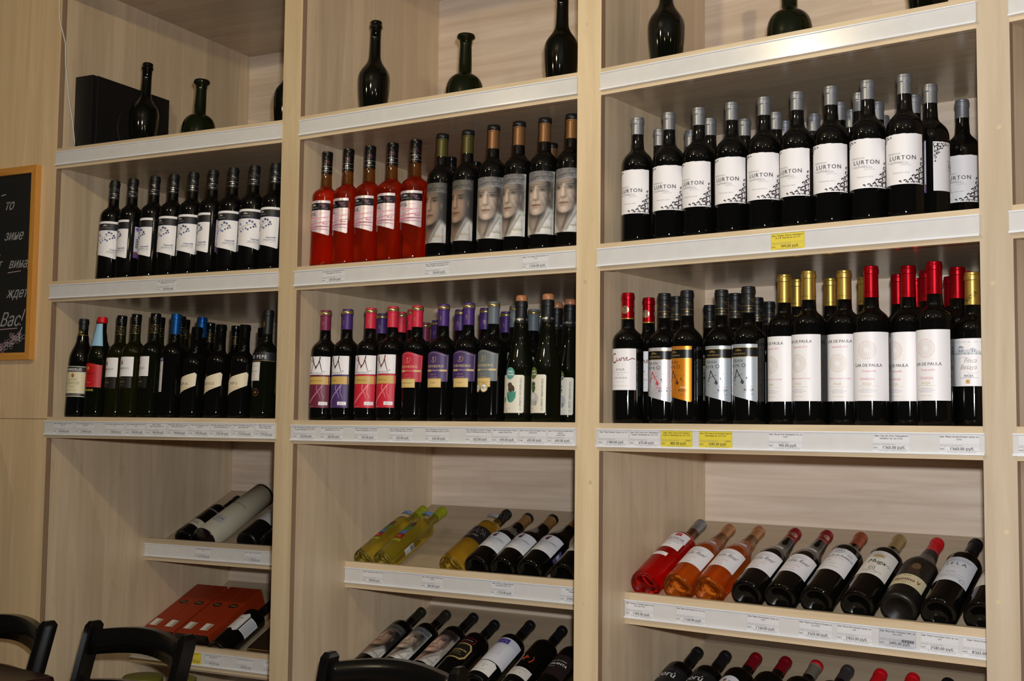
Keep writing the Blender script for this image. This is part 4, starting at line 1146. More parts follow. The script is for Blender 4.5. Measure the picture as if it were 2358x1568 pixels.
# how far each front bottle is turned towards the room's middle, degrees (others stay near zero)
SPIN = {
'A2':[14,-46,-38,-14,-12,-44,-8,10,-18], 'B2':[-12,-28,-14,-20,-4,-12,-10,12,-8,4,6,0,0,0], 'C2':[-8,-2,-12,-5,-2,-18,-2,0,-4,106,-14],
'A3':[12,-10,-6,-2,-20,-40,-10,-4,4,-8], 'B3':[4,-10,4,-8,-2,-4,2,-10,-4,-24,-4], 'C3':[0,-10,-22,-6,-10,-30,-18,-4,4,-34,-14,-2]}
FRONT = {'A2':9,'B2':11,'C2':11,'A3':10,'B3':10,'C3':12}
ORD = ['first', 'second', 'third', 'fourth', 'fifth', 'sixth', 'seventh', 'eighth', 'ninth', 'tenth', 'eleventh']
LABELS = {
 'dna_strip': ('black-capped grapevine-label bottle showing a violet excise strip', 'wine bottles with a grapevine label'),
 'lurton_strip': ('silver-capped bottle turned sideways, showing a violet excise strip', None),
 'dna': ('black-capped wine bottle with a grapevine label', 'wine bottles with a grapevine label'),
 'rosa': ('orange rosé bottle with pink slanted label', 'orange rosé bottles on the shelf edge'),
 'rosa*': ('black-capped rosé bottle half hidden behind the bottles with a young man\'s portrait', 'rosé bottles behind the portrait bottles'),
 'young': ('standing olive-capped bottle with portrait of a young man', 'standing bottles with the young man\'s portrait'),
 'old': ('standing bronze-capped bottle with portrait of a grey-haired man', 'standing bottles with the grey-haired man\'s portrait'),
 'old*': ('bronze-capped bottle peeping out behind the row with the grey-haired man\'s portrait', None),
 'lurton': ('silver-capped bottle with white lacy-cornered label, front row', 'silver-capped bottles at the shelf edge'),
 'lurton*': ('silver-capped black bottle standing in the rows behind the lacy white labels', 'silver-capped bottles behind the front row'),
 'cuco': ('sherry bottle with cream label and black bands, next to the side panel', None),
 'bull': ('bottle with scarlet cap, red label and blue neck card with a bull', None),
 'fino': ('olive-green bottle with white square label', 'olive bottles with white square labels, shelf edge'),
 'fino*': ('gold-printed black screw-capped bottle standing behind the olive-green bottles', 'screw-capped bottles behind the olive-green ones'),
 'cream': ('dark bottle with white square label and gold-printed cap between olive and blue-capped bottles', None),
 'bluecap': ('dark bottle with metallic blue capsule and narrow white label headed in blue', None),
 'bluecap*': ('second blue-capsuled bottle, half hidden behind the slanted cream labels', None),
 'npu1': ('short black sherry bottle with slanted cream label, next to the blue-capped bottle', None),
 'npu2': ('short black sherry bottle with slanted cream label, middle one of three', None),
 'npu3': ('short black sherry bottle with slanted cream label reading NPU', None),
 'pepe': ('tall dark green bottle with black band lettered in white and square white label', None),
 'greensherry': ('green bottle with narrow white label headed in green, beside the upright', None),
 'dsherry': ('black-capped sherry bottle in the dark rear of the shelf of slanted labels', 'sherry bottles at the rear'),
 'm_maroon': ('bottle with maroon capsule and splashed letter M label with maroon lower half', None),
 'm_maroon*': ('maroon-capsuled bottle deep in the shelf behind the crimson-capsuled row', None),
 'm_purple': ('bottle with purple capsule and splashed letter M label with purple lower half', None),
 'm_purple*': ('purple-capsuled bottle standing behind the letter M bottles', 'purple capsules behind the letter M bottles'),
 'm_red': ('crimson-capsuled bottle with splashed letter M label', 'red letter M bottles'),
 'm_red*': ('crimson-capsuled bottle standing behind the red-labelled front bottles', 'crimson capsules behind the front row'),
 'c_red': ('bottle with crimson arched label and gold plate, crimson capsule with gold ring', None),
 'c_purple': ('bottle with purple arched label and gold plate', 'bottles with purple arched labels'),
 'c_purple*': ('purple-capsuled bottle standing behind the arched purple labels', 'purple capsules behind the arched labels'),
 'c_grey_medal': ('bottle with grey arched label and two round medals', None),
 'c_grey*': ('slate-capsuled bottle standing behind the cork-topped bottles', 'slate capsules behind the cork-topped bottles'),
 'hello1': ('cork-topped sloping bottle with cream label of a chick in a green eggshell', None),
 'hello1*': ('cork-topped sloping bottle whose label is hidden behind its two neighbours', None),
 'hello2': ('tallest-looking cork-topped sloping bottle with olive round badge on cream label', None),
 'hello2*': ('cork-topped sloping bottle with olive badge standing against the upright', None),
 'cune': ('bottle with red capsule and white label lettered in brown script, beside the panel', None),
 'cune*': ('red-capsuled bottle with round neck medallion behind the front row', 'red capsules with medallions behind the front row'),
 'astro_white': ('bottle with white slanted label and splattered red letter A', None),
 'astro_orange': ('bottle with orange slanted label and splattered dark letter A', None),
 'astro_silver': ('bottle with silver label and splattered black letter A', 'silver letter A bottles at the shelf edge'),
 'astro_silver*': ('black-capsuled bottle with gold neck print behind the letter A bottles', 'black capsules behind the letter A bottles'),
 'paula_gold': ('gold-capsuled bottle with tall golden sunburst label', 'gold-capsuled sunburst bottles'),
 'paula_gold*': ('gold-capsuled bottle standing behind the golden sunburst labels', 'gold capsules behind the sunburst labels'),
 'paula_red': ('red-capsuled bottle with tall pink sunburst label', 'red-capsuled sunburst bottles'),
 'paula_red*': ('metallic red-capsuled bottle standing behind the pink sunburst labels', 'red capsules behind the sunburst labels'),
 'finca': ('gold-capsuled bottle with tapering white label showing a farmhouse, against the upright', None),
}
rnd = random.Random(11)
seen = {}
for row, L in ROWS.items():
    b = 'ABC'.index(row[0]); s = int(row[1]) - 1
    for i, (k, u, v) in enumerate(L):
        front = i < FRONT[row] or k == 'greensherry'
        if row == 'A3' and i >= 10 and k != 'greensherry': front = False
        key = k if front or (k + '*') not in LABELS else k + '*'
        sp = SPIN[row][i] if i < len(SPIN[row]) else rnd.uniform(-20, 20)
        M = bay_matrix(b, u, v, shelf_z(b, s) - v * math.tan(LEAN[b]) + 0.0004) @ Matrix.Rotation(-LEAN[b], 4, 'X') @ Matrix.Rotation(math.radians(sp), 4, 'Z')
        lab, grp = LABELS[key]
        if front and grp:
            seen[key] = seen.get(key, 0) + 1
            lab += ', ' + ORD[seen[key] - 1] + ' of these from the side panel'
        place(k, M, lab, grp)

# ------------------------------------------------------------------ empty display bottles on the top shelf
AMPH = mat('black_olive_glass', (9, 10, 6), 0.05)
FLASK = mat('green_flask_glass', (16, 22, 7), 0.05)
SEALM = mat('moulded_glass_seal', (16, 18, 10), 0.12)
def amphora(H, R, m):
    pr = [(0, 0.014), (R * 0.5, 0.006), (R * 0.72, 0), (R * 0.79, 0.004), (R * 0.80, 0.02)]
    pr += bez((R * 0.80, 0.02), (R * 0.84, H * 0.16), (R, H * 0.28), (R, H * 0.43), 8) + bez((R, H * 0.43), (R, H * 0.54), (R * 0.40, H * 0.56), (R * 0.37, H * 0.66), 9)
    pr += [(R * 0.34, H * 0.80), (R * 0.33, H * 0.925), (R * 0.40, H * 0.93), (R * 0.41, H * 0.955), (R * 0.35, H * 0.96), (R * 0.38, H * 0.975), (R * 0.38, H * 0.99), (R * 0.33, H), (R * 0.22, H), (R * 0.22, H * 0.93), (0, H * 0.93)]
    return MB().lathe(pr, 36).mesh('glass_body', [m])
def flask(H, R, m):
    pr = [(0, 0.014), (R * 0.6, 0.006), (R * 0.84, 0), (R * 0.95, 0.004), (R * 0.98, 0.014), (R, H * 0.22)]
    pr += bez((R, H * 0.22), (R * 1.02, H * 0.50), (R * 0.46, H * 0.46), (R * 0.36, H * 0.52), 9)
    pr += [(R * 0.345, H * 0.62), (R * 0.31, H * 0.86), (R * 0.33, H * 0.93), (R * 0.47, H * 0.955), (R * 0.49, H * 0.975), (R * 0.45, H), (R * 0.26, H), (R * 0.24, H * 0.93), (0, H * 0.93)]
    return MB().lathe(pr, 36).mesh('glass_body', [m])
def seal(R, z, rr):
    a = Art(); x0 = -R * 1000 * 0.5
    a.arc(x0, z, rr, 0, 360, 2.2, (34, 36, 24), 18); a.arc(x0, z, rr * 0.45, 0, 360, 1.4, (34, 36, 24), 12)
    return a
_am, _fl = amphora(0.30, 0.0455, AMPH), flask(0.22, 0.052, FLASK)
_pr = None
def seal_mesh(R, z, rr, slope):
    a = seal(R, z, rr)
    return a.wrap('glass_seal', R, ink('seal_glass', 0.15), 0.0008, slope)
_am_s = seal_mesh(0.040, 176, 9, lambda z: 0.0455 * (1 - max(0, (z - 0.13)) * 5.2))
_fl_s = seal_mesh(0.049, 86, 9, lambda z: 0.052 * (1 - max(0, (z - 0.052)) * 6.0))
KIND['amphora'] = ([('glass_body', _am, [])], 0.30, 0.0455, 'amphora_bottle')
KIND['flask'] = ([('glass_body', _fl, [])], 0.22, 0.052, 'flask_bottle')
for b, k, u, v, lab in ((0, 'amphora', 0.205, 0.150, 'empty black shouldered bottle standing in front of the black speaker'), (0, 'flask', 0.425, 0.160, 'squat green flask bottle with flared lip, on the speaker\'s shelf'), (0, 'amphora', 0.758, 0.17, 'empty black bottle half hidden by the upright past the flask and speaker'),
                       (1, 'amphora', 0.130, 0.155, 'empty black shouldered bottle on the shelf above the orange rosé bottles'), (1, 'flask', 0.424, 0.178, 'squat green flask with flared lip above the young man\'s portrait bottles'), (1, 'amphora', 0.727, 0.172, 'tall empty black bottle above the grey-haired man\'s portrait bottles, against the upright'),
                       (2, 'amphora', 0.082, 0.168, 'empty black bottle on the shelf over the silver-capped bottles, beside the side panel'), (2, 'flask', 0.402, 0.168, 'squat green flask with moulded seal on the shelf over the silver-capped bottles'), (2, 'amphora', 0.716, 0.168, 'dark bottle on the shelf over the silver-capped bottles, only its foot visible')):
    place(k, bay_matrix(b, u, v, shelf_z(b, 0) - v * math.tan(LEAN[b]) + 0.0004) @ Matrix.Rotation(-LEAN[b], 4, 'X'), lab, 'empty display bottles')

# ------------------------------------------------------------------ speaker and its cord
SPK = mat('speaker_black', (16, 16, 17), 0.5)
spk = empty('speaker'); spk.matrix_world = bay_matrix(0, 0.012, 0.052, shelf_z(0, 0) - 0.02)
tag(spk, 'slim black subwoofer speaker standing at the side panel of the top shelf', 'speaker')
MB().box(0, 0.020, 0.004, 0.076, 0.345, 0.262).build('cabinet', SPK, spk, bevel=0.003)
MB().box(0.001, 0, 0.004, 0.075, 0.016, 0.260).build('front_panel', mat('speaker_front', (20, 20, 21), 0.35), spk, bevel=0.002)
_m = MB(); _m.lathe([(0, 0), (0.088, 0), (0.090, 0.001), (0.092, 0.0), (0.092, 0.0012), (0.088, 0.0016), (0, 0.001)], 36)
_o = _m.build('driver_cover', mat('driver_mesh', (11, 11, 12), 0.6), spk); _o.rotation_euler = (0, math.pi / 2, 0); _o.location = (0.0761, 0.20, 0.12)
for x in (0.006, 0.062): MB().box(x, 0.03, 0, x + 0.008, 0.33, 0.004).build('foot', SPK, spk)
_a = Art(); _a.text('Panasonic', 0, 0, 3.2, (190, 190, 186), 'L')
_o = link('maker_mark', _a.flat('maker_mark', PRINT, 0.0006), spk); _o.location = (0.012, 0.001, 0.018)
cord = MB()
def wpt(b, u, v, z): return tuple(bay_matrix(b, u, v, EYE + z).translation)
cord.tube([wpt(0, 0.008, -0.012, 1.46), wpt(0, -0.004, -0.012, 1.36), wpt(0, -0.002, -0.008, 1.262), wpt(0, 0.006, 0.012, 1.19), wpt(0, 0.008, 0.014, 1.118), wpt(0, 0.009, 0.024, 1.06), wpt(0, 0.016, 0.026, 1.008), wpt(0, 0.028, 0.032, 0.94), wpt(0, 0.024, 0.046, 0.882), wpt(0, 0.020, 0.049, 0.862)], 0.0019, 6)
_o = cord.build('power_cord', mat('white_cord', (206, 206, 200), 0.5), spk); _o.matrix_parent_inverse = spk.matrix_world.inverted(); _o['label'] = 'thin white cord'

# ------------------------------------------------------------------ bottles lying on the slanted racks
def cap_ring_text(t, col, y=30):
    def fn(a, H):
        for k in range(3): a.text(t, -28 + 30 * k, H - y, 3.4, col, wmax=22)
    return fn
def lab_ochoa(a, p):
    a.rect(-37, 132, 37, 196, WHITE); a.poly([(-18, 166), (40, 166), (40, 204), (-18, 204)], (244, 240, 240)); a.rect(-37, 92, 24, 106, WHITE)
    p.frame(-17, 167, 39, 203, 0.8, (196, 60, 70)); p.rect(2, 188, 18, 200, (196, 30, 50)); p.stroke([(4, 196), (10, 192), (16, 195)], 1, WHITE)
    p.text('OCHOA', 10, 171, 9, (60, 56, 62), wmax=46); p.text('ROSADO DE LAGRIMA', 4, 156, 3.2, (150, 140, 144), wmax=52); p.text('NAVARRA', 0, 146, 3, GREY); p.poly([(-30, 96), (-14, 96), (-22, 103)], (196, 30, 50)); p.text('ROSADO', 4, 97, 4, (150, 110, 120))
def lab_vina(word, year):
    def fn(a, p):
        a.rect(-44, 60, 44, 138, (230, 228, 232)); a.poly([(-28, 180), (28, 180), (26, 193), (-26, 193)], (226, 224, 226))
        p.text('Viña Real', 2, 103, 12, (84, 80, 92), slant=0.42, sx=0.78); p.arc(0, 121, 20, 20, 160, 1.0, (170, 164, 172), ry=7); p.arc(0, 118, 14, 20, 160, 0.8, (170, 164, 172), ry=5); p.rect(-16, 119, 16, 121, (190, 184, 190))
        p.text('Compañía Vinícola del Norte', 0, 96, 2, (190, 140, 150), slant=0.3, wmax=40); p.text(word, 0, 85, 4, (196, 120, 136), sp=0.35, wmax=48); p.text(year, 0, 76, 3.6, (196, 120, 136), sp=0.2); p.text('RIOJA', 0, 66, 4.2, (150, 146, 154), sp=0.2); p.text(year, 0, 184, 3.2, GREY)
    return fn
def lab_murrieta(a, p):
    a.poly([(-43, 82), (43, 82), (43, 175), (-43, 181)], (232, 230, 232))
    p.arc(0, 166, 9, 0, 360, 0.8, (60, 54, 60), 22); p.text('M', 0, 162, 8, (60, 54, 60)); p.poly([(-5, 176), (-3, 180), (0, 177), (3, 180), (5, 176)], (60, 54, 60)); p.disc(26, 158, 8, (206, 204, 206), 16, ry=6)
    p.text('MARQUES DE MURRIETA', 2, 142, 6.2, (70, 62, 68), wmax=74, bold=0.15); p.text('RESERVA 2010', 0, 133, 3.4, (206, 120, 130), sp=0.2); p.text('RIOJA', -16, 122, 4, (110, 104, 110), sp=0.2); p.text('Marqués de Murrieta', -10, 108, 4, (150, 146, 152), slant=0.4, wmax=36); p.text('BODEGAS MARQUES DE MURRIETA, S.A.', -8, 96, 2.2, GREY, wmax=50)
def lab_muga(a, p):
    a.rect(-43, 78, 43, 178, (228, 224, 214))
    p.text('2011', 0, 168, 4, (110, 104, 96), sp=0.2); p.disc(0, 156, 12, (186, 164, 112), 20, ry=7); p.frame(-13, 149, 13, 163, 0.6, (150, 130, 90)); p.text('RESERVA', 0, 141, 2.6, GREY)
    p.text('Muga', 2, 126, 14, (60, 58, 56), slant=0.2, sx=0.9, bold=0.3); p.stroke([(22, 130), (30, 134), (34, 130), (28, 127)], 1.2, (60, 58, 56)); p.text('RIOJA', 0, 115, 4, (196, 120, 130), sp=0.2)
    p.frame(-6, 98, 6, 109, 1.2, (50, 48, 50)); p.text('M', 0, 100, 6, (50, 48, 50)); p.text('Bodegas Muga S.L.', 4, 91, 4, (90, 86, 84), slant=0.35); p.text('HARO - ESPAÑA', 0, 84, 2.6, GREY)
def lab_faustino(a, p):
    a.rect(-45, 42, 45, 84, (206, 194, 158)); a.rect(-45, 84, 45, 150, (34, 28, 22))
    a.disc(4, 118, 13, (70, 48, 34), 20, ry=17); a.disc(6, 120, 9, (104, 78, 56), 18, ry=12); a.poly([(-14, 86), (24, 86), (16, 106), (-6, 106)], (58, 44, 36)); a.poly([(-8, 120), (-10, 138), (6, 144), (20, 136), (16, 122), (12, 132), (0, 132)], (26, 20, 16))
    p.disc(3, 121, 1.1, (40, 28, 22), 8); p.disc(10, 121, 1.1, (40, 28, 22), 8); p.stroke([(4, 112), (10, 112)], 0.8, (80, 46, 36)); p.disc(0, 196, 9, (90, 76, 44), 14, ry=5)
    p.text('RIOJA', 0, 76, 3.6, (90, 60, 44), sp=0.15); p.text('Faustino V', 2, 58, 11.5, (96, 30, 28), sx=0.82, wmax=74, bold=0.3); p.text('RESERVA', 0, 50, 3.8, (70, 54, 40), sp=0.25); p.text('2009', 0, 45, 2.6, (120, 100, 70))
def lab_sela(a, p):
    a.rect(-43, 78, 43, 176, (214, 216, 224))
    p.text('BODEGAS RODA', 0, 160, 4, (84, 86, 100), sp=0.2, wmax=54); p.text('SELA', 0, 143, 11, (50, 50, 60), sp=0.35); p.text('2010', 0, 132, 4, (150, 150, 160), slant=0.3, sp=0.2); p.text('RIOJA', -4, 112, 4.4, (84, 86, 100), sp=0.15)
    p.text('DENOMINACION DE ORIGEN CALIFICADA', -2, 104, 2.2, GREY, wmax=54); p.text('BODEGAS RODA, S.A.', -2, 96, 3, (84, 86, 100)); p.rect(-34, 92, 30, 92.5, GREY); p.arc(26, 90, 6, 0, 330, 1, (84, 86, 100)); p.text('Estate Bottled - Product of Spain', 0, 170, 2, GREY, wmax=56)
def lab_lime(a, p):
    for k, (x, y, w, h, c, d) in enumerate(((-7, 168, 14, 11, (60, 40, 34), (150, 96, 60)), (-3, 145, 14, 11, (86, 130, 50), (120, 160, 70)), (-8, 121, 14, 11, (60, 110, 180), (120, 160, 214)), (-4, 97, 15, 12, (150, 20, 20), (214, 60, 30)))):
        a.poly([(x - w, y - h), (x + w, y - h), (x + w, y + h), (x - w, y + h)], c)
        if k == 0: a.disc(x, y, 8.5, d, 18, ry=7); a.disc(x, y, 5.5, (24, 26, 60), 14, ry=4); a.disc(x - 1, y, 2.4, (90, 110, 190), 10)
        elif k == 1: [p.arc(x + dx, y + dy, 2.2, 0, 300, 0.7, (40, 84, 30)) for dx, dy in ((-6, 2), (4, -2), (6, 4), (-2, -4))]
        elif k == 2: p.stroke([(x - 11, y), (x, y + 2), (x + 11, y - 1)], 4, d); p.stroke([(x - 11, y - 6), (x + 11, y - 4)], 1.6, (40, 80, 150))
        else: leaf(p, x - 2, y, 6, 0.4, d); leaf(p, x + 5, y - 3, 4, 2, (230, 120, 40)); p.disc(x - 1, y, 1.4, (250, 200, 80), 8)
    a.rect(-16, 70, 14, 82, (150, 156, 40)); p.text('TXAKOLI', -1, 74, 4, (90, 96, 20), wmax=26)
    a.rect(44, 62, 62, 108, (206, 208, 212)); [p.rect(46 + 1.5 * k, 88, 46.7 + 1.5 * k + 0.3 * (k % 3), 106, (50, 50, 54)) for k in range(10)]; [p.rect(46, 64 + 3 * k, 60, 65.2 + 3 * k, (150, 152, 156)) for k in range(7)]
    a.poly([(-20, 233), (20, 233), (18, 250), (-18, 250)], (110, 150, 196)); p.stroke([(-16, 240), (0, 246), (16, 238)], 1.6, (200, 216, 230))
def lab_goldw(a, p):
    a.rect(-45, 106, 45, 174, (30, 28, 30)); p.text('ENEBRO VIEJO', -6, 124, 5.4, (206, 200, 190), wmax=52); p.text('2014', -6, 117, 3, (190, 180, 170))
    for q in (((-20, 150), (20, 156)), ((-10, 160), (-12, 140), (-4, 138)), ((0, 168), (4, 148), (10, 136)), ((12, 164), (24, 150), (20, 138)), ((-24, 142), (30, 146)), ((24, 160), (34, 140))): p.stroke(q, 0.6, (190, 184, 176))
    a.poly([(-19, 236), (19, 236), (17, 252), (-17, 252)], (170, 172, 176))
def lab_farro(a, p):
    a.rect(-46, 58, 46, 138, (228, 228, 230))
    p.disc(0, 125, 4, (90, 40, 50), 10); p.disc(-3, 120, 3.4, (90, 40, 50), 10); p.disc(3, 119, 3.4, (90, 40, 50), 10); p.disc(0, 115, 3, (90, 40, 50), 10); leaf(p, 4, 130, 4, 0.5, (90, 40, 50))
    p.text('PECADO D FARRO', 4, 101, 6.4, (76, 70, 76), wmax=66); p.text('Mencía Selección', 4, 93, 3.6, (196, 160, 160), slant=0.35, wmax=40); p.text('BIERZO', -20, 74, 3.4, (150, 146, 150)); p.text('DENOMINACION DE ORIGEN', -18, 69, 1.8, GREY, wmax=34)
    for k in range(28): p.disc(14 + (k % 7) * 4.2 + (k // 7) * 1.4, 84 - (k // 7) * 5.0, 1.7, (206, 206, 210), 8)
    a.rect(54, 62, 66, 112, (90, 84, 140)); p.rect(55, 80, 65, 96, (190, 196, 210))
def lab_conciencia(a, p):
    oct_ = lambda s: [(-27 * s, 76 + 30 - 15 * s), (-19 * s, 106 - 27 * s), (19 * s, 106 - 27 * s), (27 * s, 106 - 15 * s), (27 * s, 106 + 15 * s), (19 * s, 106 + 27 * s), (-19 * s, 106 + 27 * s), (-27 * s, 106 + 15 * s)]
    a.poly(oct_(1.3), (176, 150, 96)); a.poly(oct_(1.12), (24, 22, 20)); a.frame(-26, 148, 26, 166, 1.4, (176, 40, 60)); p.text('Gran Seleccion', 0, 154, 4.4, (206, 200, 196), slant=0.3, wmax=44)
    p.text('CONCIENCIA', 0, 106, 6, (206, 180, 110), wmax=52, bold=0.15); p.text('TORO', 0, 96, 5, (206, 180, 110), sp=0.4); p.text('DENOMINACION DE ORIGEN', 0, 88, 2, (170, 150, 100), wmax=40)
def lab_wrap(a, p):
    a.rect(-60, 76, 60, 186, (222, 222, 230)); a.poly([(-40, 22), (40, 22), (40, 66), (30, 73), (-30, 73), (-40, 66)], (230, 228, 226))
    p.rect(-18, 160, 20, 180, (92, 74, 160)); p.stroke([(-14, 164), (-8, 174), (-2, 166), (6, 176), (14, 165)], 1.4, (190, 180, 220))
    for k in range(15): p.text('etiqueta del vino y de la tierra de la que procede'[k % 4:40 + k % 5], 2, 154 - 3.4 * k, 1.7, (150, 148, 160), wmax=44)
    p.text('ALONSO', -6, 62, 4, (176, 166, 170), sp=0.3); p.text('Cosecha Seleccionada', -4, 54, 3.4, (160, 140, 146), slant=0.3, wmax=40); p.text('2012', -16, 45, 3.4, (150, 140, 146)); p.text('F', 6, 42, 8, (150, 120, 90)); p.text('RIBERA DEL DUERO', 2, 31, 2.6, GREY, wmax=34)
def lab_plus(a, p):
    a.rect(-42, 30, 42, 66, (214, 208, 204)); p.text('SEIS VARIETALES', 2, 54, 5, (150, 140, 140), wmax=54); p.text('2012', -6, 45, 4, (110, 100, 104)); p.text('F', 14, 40, 6, (150, 110, 60))
    a.stroke([(-16, 106), (6, 112)], 4.2, (206, 74, 26)); a.stroke([(-8, 98), (-2, 120)], 4.2, (206, 74, 26)); a.stroke([(14, 92), (19, 100), (20, 110), (16, 120)], 3.6, (206, 74, 26), 1.4)
def lab_atalanta(a, p):
    a.rect(-44, 50, 44, 140, (32, 22, 24)); p.text('RIBERA DEL DUERO', 0, 112, 3.8, (206, 200, 200), wmax=54); p.text('ATALANTA', 0, 96, 8.6, (222, 220, 222), slant=0.1, wmax=62, bold=0.2); p.text('CRIANZA', -8, 86, 3, (190, 186, 186))
def lab_goru(a, p):
    a.rect(-46, 60, 46, 172, (26, 26, 28)); p.text('gorú', -8, 132, 20, (206, 206, 204), sx=0.9, bold=0.3); p.text('MONASTRELL - JUMILLA', 0, 158, 2.4, (110, 110, 110), wmax=40)
def lab_whitecrest(a, p):
    top = [(44 - 88 * k / 14, 150 + 18 * math.sin(math.pi * k / 14)) for k in range(15)]
    a.poly([(-44, 60), (44, 60)] + top, (232, 230, 232)); leaf(p, -8, 150, 6, 0.3, (150, 96, 60)); p.text('Rioja', 14, 140, 9, (60, 56, 60), slant=0.2)
def lab_plain(col, word, wc):
    def fn(a, p):
        a.rect(-42, 70, 42, 160, col); p.text(word, 0, 120, 8, wc, wmax=56)
    return fn
def lab_1968(a, p):
    a.rect(-48, 46, 48, 82, (206, 198, 176)); p.text('COLHEITA', 2, 72, 4, (110, 104, 90), sp=0.2); p.text('1968', 2, 58, 9, (50, 46, 44), sp=0.2); p.text('ANDRESEN', 2, 150, 7, (206, 204, 200), sp=0.25, wmax=60)
def lab_taylor(a, p):
    a.rect(-46, 92, 46, 176, (206, 204, 196)); p.text("TAYLOR'S", 0, 152, 9, (70, 62, 62), sp=0.15, wmax=66); p.text('20', 0, 134, 12, (110, 80, 60), slant=0.35); p.text('YEAR OLD TAWNY PORT', 0, 122, 4, (96, 88, 84), slant=0.3, wmax=56); p.text('BOTTLED IN OPORTO', 0, 112, 2.6, GREY)
def lab_diamond(a, p):
    a.poly([(-44, 92), (10, 92), (20, 82), (30, 92), (30, 170), (20, 182), (10, 172), (-44, 172)], (226, 222, 222)); a.rect(34, 96, 74, 168, (206, 208, 214))
    p.frame(-42, 94, 27, 169, 0.7, (60, 54, 56)); p.text('IMPERIAL', -4, 148, 7, (96, 88, 88), wmax=50); p.text('RESERVA', -4, 134, 4, (206, 150, 110), sp=0.1); p.text('RIOJA', -4, 120, 5, (110, 104, 104)); p.text('Cosecha 2010', 4, 106, 3.6, (120, 90, 90), slant=0.3)
    for k in range(16): p.rect(38, 100 + 4 * k, 62 + 6 * (k % 2), 101.6 + 4 * k, (150, 152, 158))
def lab_dfrost(a, p):
    a.rect(-30, 90, 30, 150, (28, 26, 28)); p.frame(-28, 92, 28, 148, 0.7, (170, 168, 160))

kind('ochoa', 0.322, 0.0375, 0.050, CAP_SILVER, 0.085, 0.120, glass=RED_ROSE, neck=(0.098, AMBER_NECK), label_fn=lab_ochoa, cap_fn=cap_ring_text('OCHOA', (90, 90, 94), 44))
kind('vina_rose', 0.305, 0.0385, 0.050, CAP_ROSEGOLD, 0.068, 0.165, style='burgundy', glass=PALE_ROSE, neck=(0.090, liquid('clear_neck', (226, 190, 150), 0.4, (170, 120, 76))), label_fn=lab_vina('ROSADO', '2015'))
kind('vina_red', 0.305, 0.0385, 0.052, CAP_DARKRED, 0.068, 0.165, style='burgundy', label_fn=lab_vina('CRIANZA', '2012'), cap_fn=lambda a, H: [a.disc(-20 + 30 * k, H - 30, 8, (196, 170, 140), 18) for k in range(3)] + [a.text('90', -20 + 30 * k, H - 32, 5, (96, 58, 40)) for k in range(3)] + [a.rect(-46, H - 51.5, 46, H - 50, (206, 200, 196))])
kind('murrieta', 0.305, 0.0385, 0.058, CAP_COPPER, 0.080, 0.112, label_fn=lab_murrieta)
kind('muga', 0.305, 0.0385, 0.060, CAP_PALEGOLD, 0.080, 0.112, label_fn=lab_muga)
kind('faustino', 0.298, 0.0400, 0.060, CAP_SCARLET, 0.070, 0.150, style='burgundy', glass=mat('frosted_black_glass', (20, 18, 16), 0.38), label_fn=lab_faustino)
kind('sela', 0.308, 0.0385, 0.060, CAP_BLACK, 0.080, 0.112, label_fn=lab_sela)
kind('darkred_burg', 0.305, 0.0385, 0.055, CAP_DARKRED, 0.070, 0.150, style='burgundy', label_fn=lab_plain((214, 208, 200), 'RESERVA', (80, 60, 60)))
kind('lime', 0.325, 0.0350, 0.048, CAP_LIME, 0.088, 0.116, glass=LIME_WINE, label_fn=lab_lime)
kind('goldwine', 0.325, 0.0375, 0.062, CAP_BLACK, 0.090, 0.118, glass=GOLD_WINE, label_fn=lab_goldw, cap_fn=lambda a, H: [a.stroke([(-30 + 12 * k, H - 20 - 4 * (k % 3)), (-24 + 12 * k, H - 40 - 3 * (k % 2)), (-18 + 12 * k, H - 52)], 0.7, (170, 168, 164)) for k in range(6)])
kind('farro', 0.302, 0.0400, 0.062, CAP_TAN, 0.066, 0.165, style='burgundy', label_fn=lab_farro, rings=((-0.3, 13, CAP_BLACK),))
kind('elder', 0.331, 0.0372, 0.061, CAP_BLACK, 0.082, 0.122, photo=portrait('elder'))
kind('young_dark', 0.331, 0.0372, 0.061, mat('dark_olive_foil', (36, 36, 24), 0.35), 0.082, 0.122, photo=portrait('young'))
kind('old_dark', 0.331, 0.0372, 0.061, mat('dark_bronze_foil', (44, 38, 32), 0.35), 0.082, 0.122, photo=portrait('old'))
kind('conciencia', 0.305, 0.0385, 0.062, CAP_BLACK, 0.080, 0.118, label_fn=lab_conciencia)
kind('wrap', 0.320, 0.0395, 0.062, CAP_BLACK, 0.085, 0.122, label_fn=lab_wrap, cap_fn=cap_ring_text('F', (176, 146, 70), 34))
kind('plus', 0.312, 0.0385, 0.062, CAP_BLACK, 0.084, 0.120, label_fn=lab_plus)
kind('atalanta', 0.300, 0.0385, 0.062, CAP_BLACK, 0.080, 0.130, label_fn=lab_atalanta)
kind('goru', 0.302, 0.0385, 0.060, CAP_BLACK, 0.078, 0.114, label_fn=lab_goru)
kind('wcrest', 0.310, 0.0385, 0.058, CAP_DARKRED, 0.078, 0.112, label_fn=lab_whitecrest)
kind('darkred', 0.310, 0.0385, 0.058, CAP_DARKRED, 0.078, 0.112, label_fn=lab_plain((40, 120, 140), 'TINTO', (226, 226, 220)))
kind('greyneck', 0.308, 0.0385, 0.058, mat('greige_foil', (112, 104, 90), 0.4), 0.078, 0.112, label_fn=lab_plain((176, 30, 36), 'ROBLE', (226, 220, 210)), rings=((-0.3, 13, CAP_SCARLET),))
kind('silvergrey', 0.308, 0.0385, 0.058, mat('gunmetal_foil', (96, 94, 96), 0.3, metal=0.7), 0.078, 0.112, label_fn=lab_plain((206, 204, 206), 'CRIANZA', (60, 58, 60)))
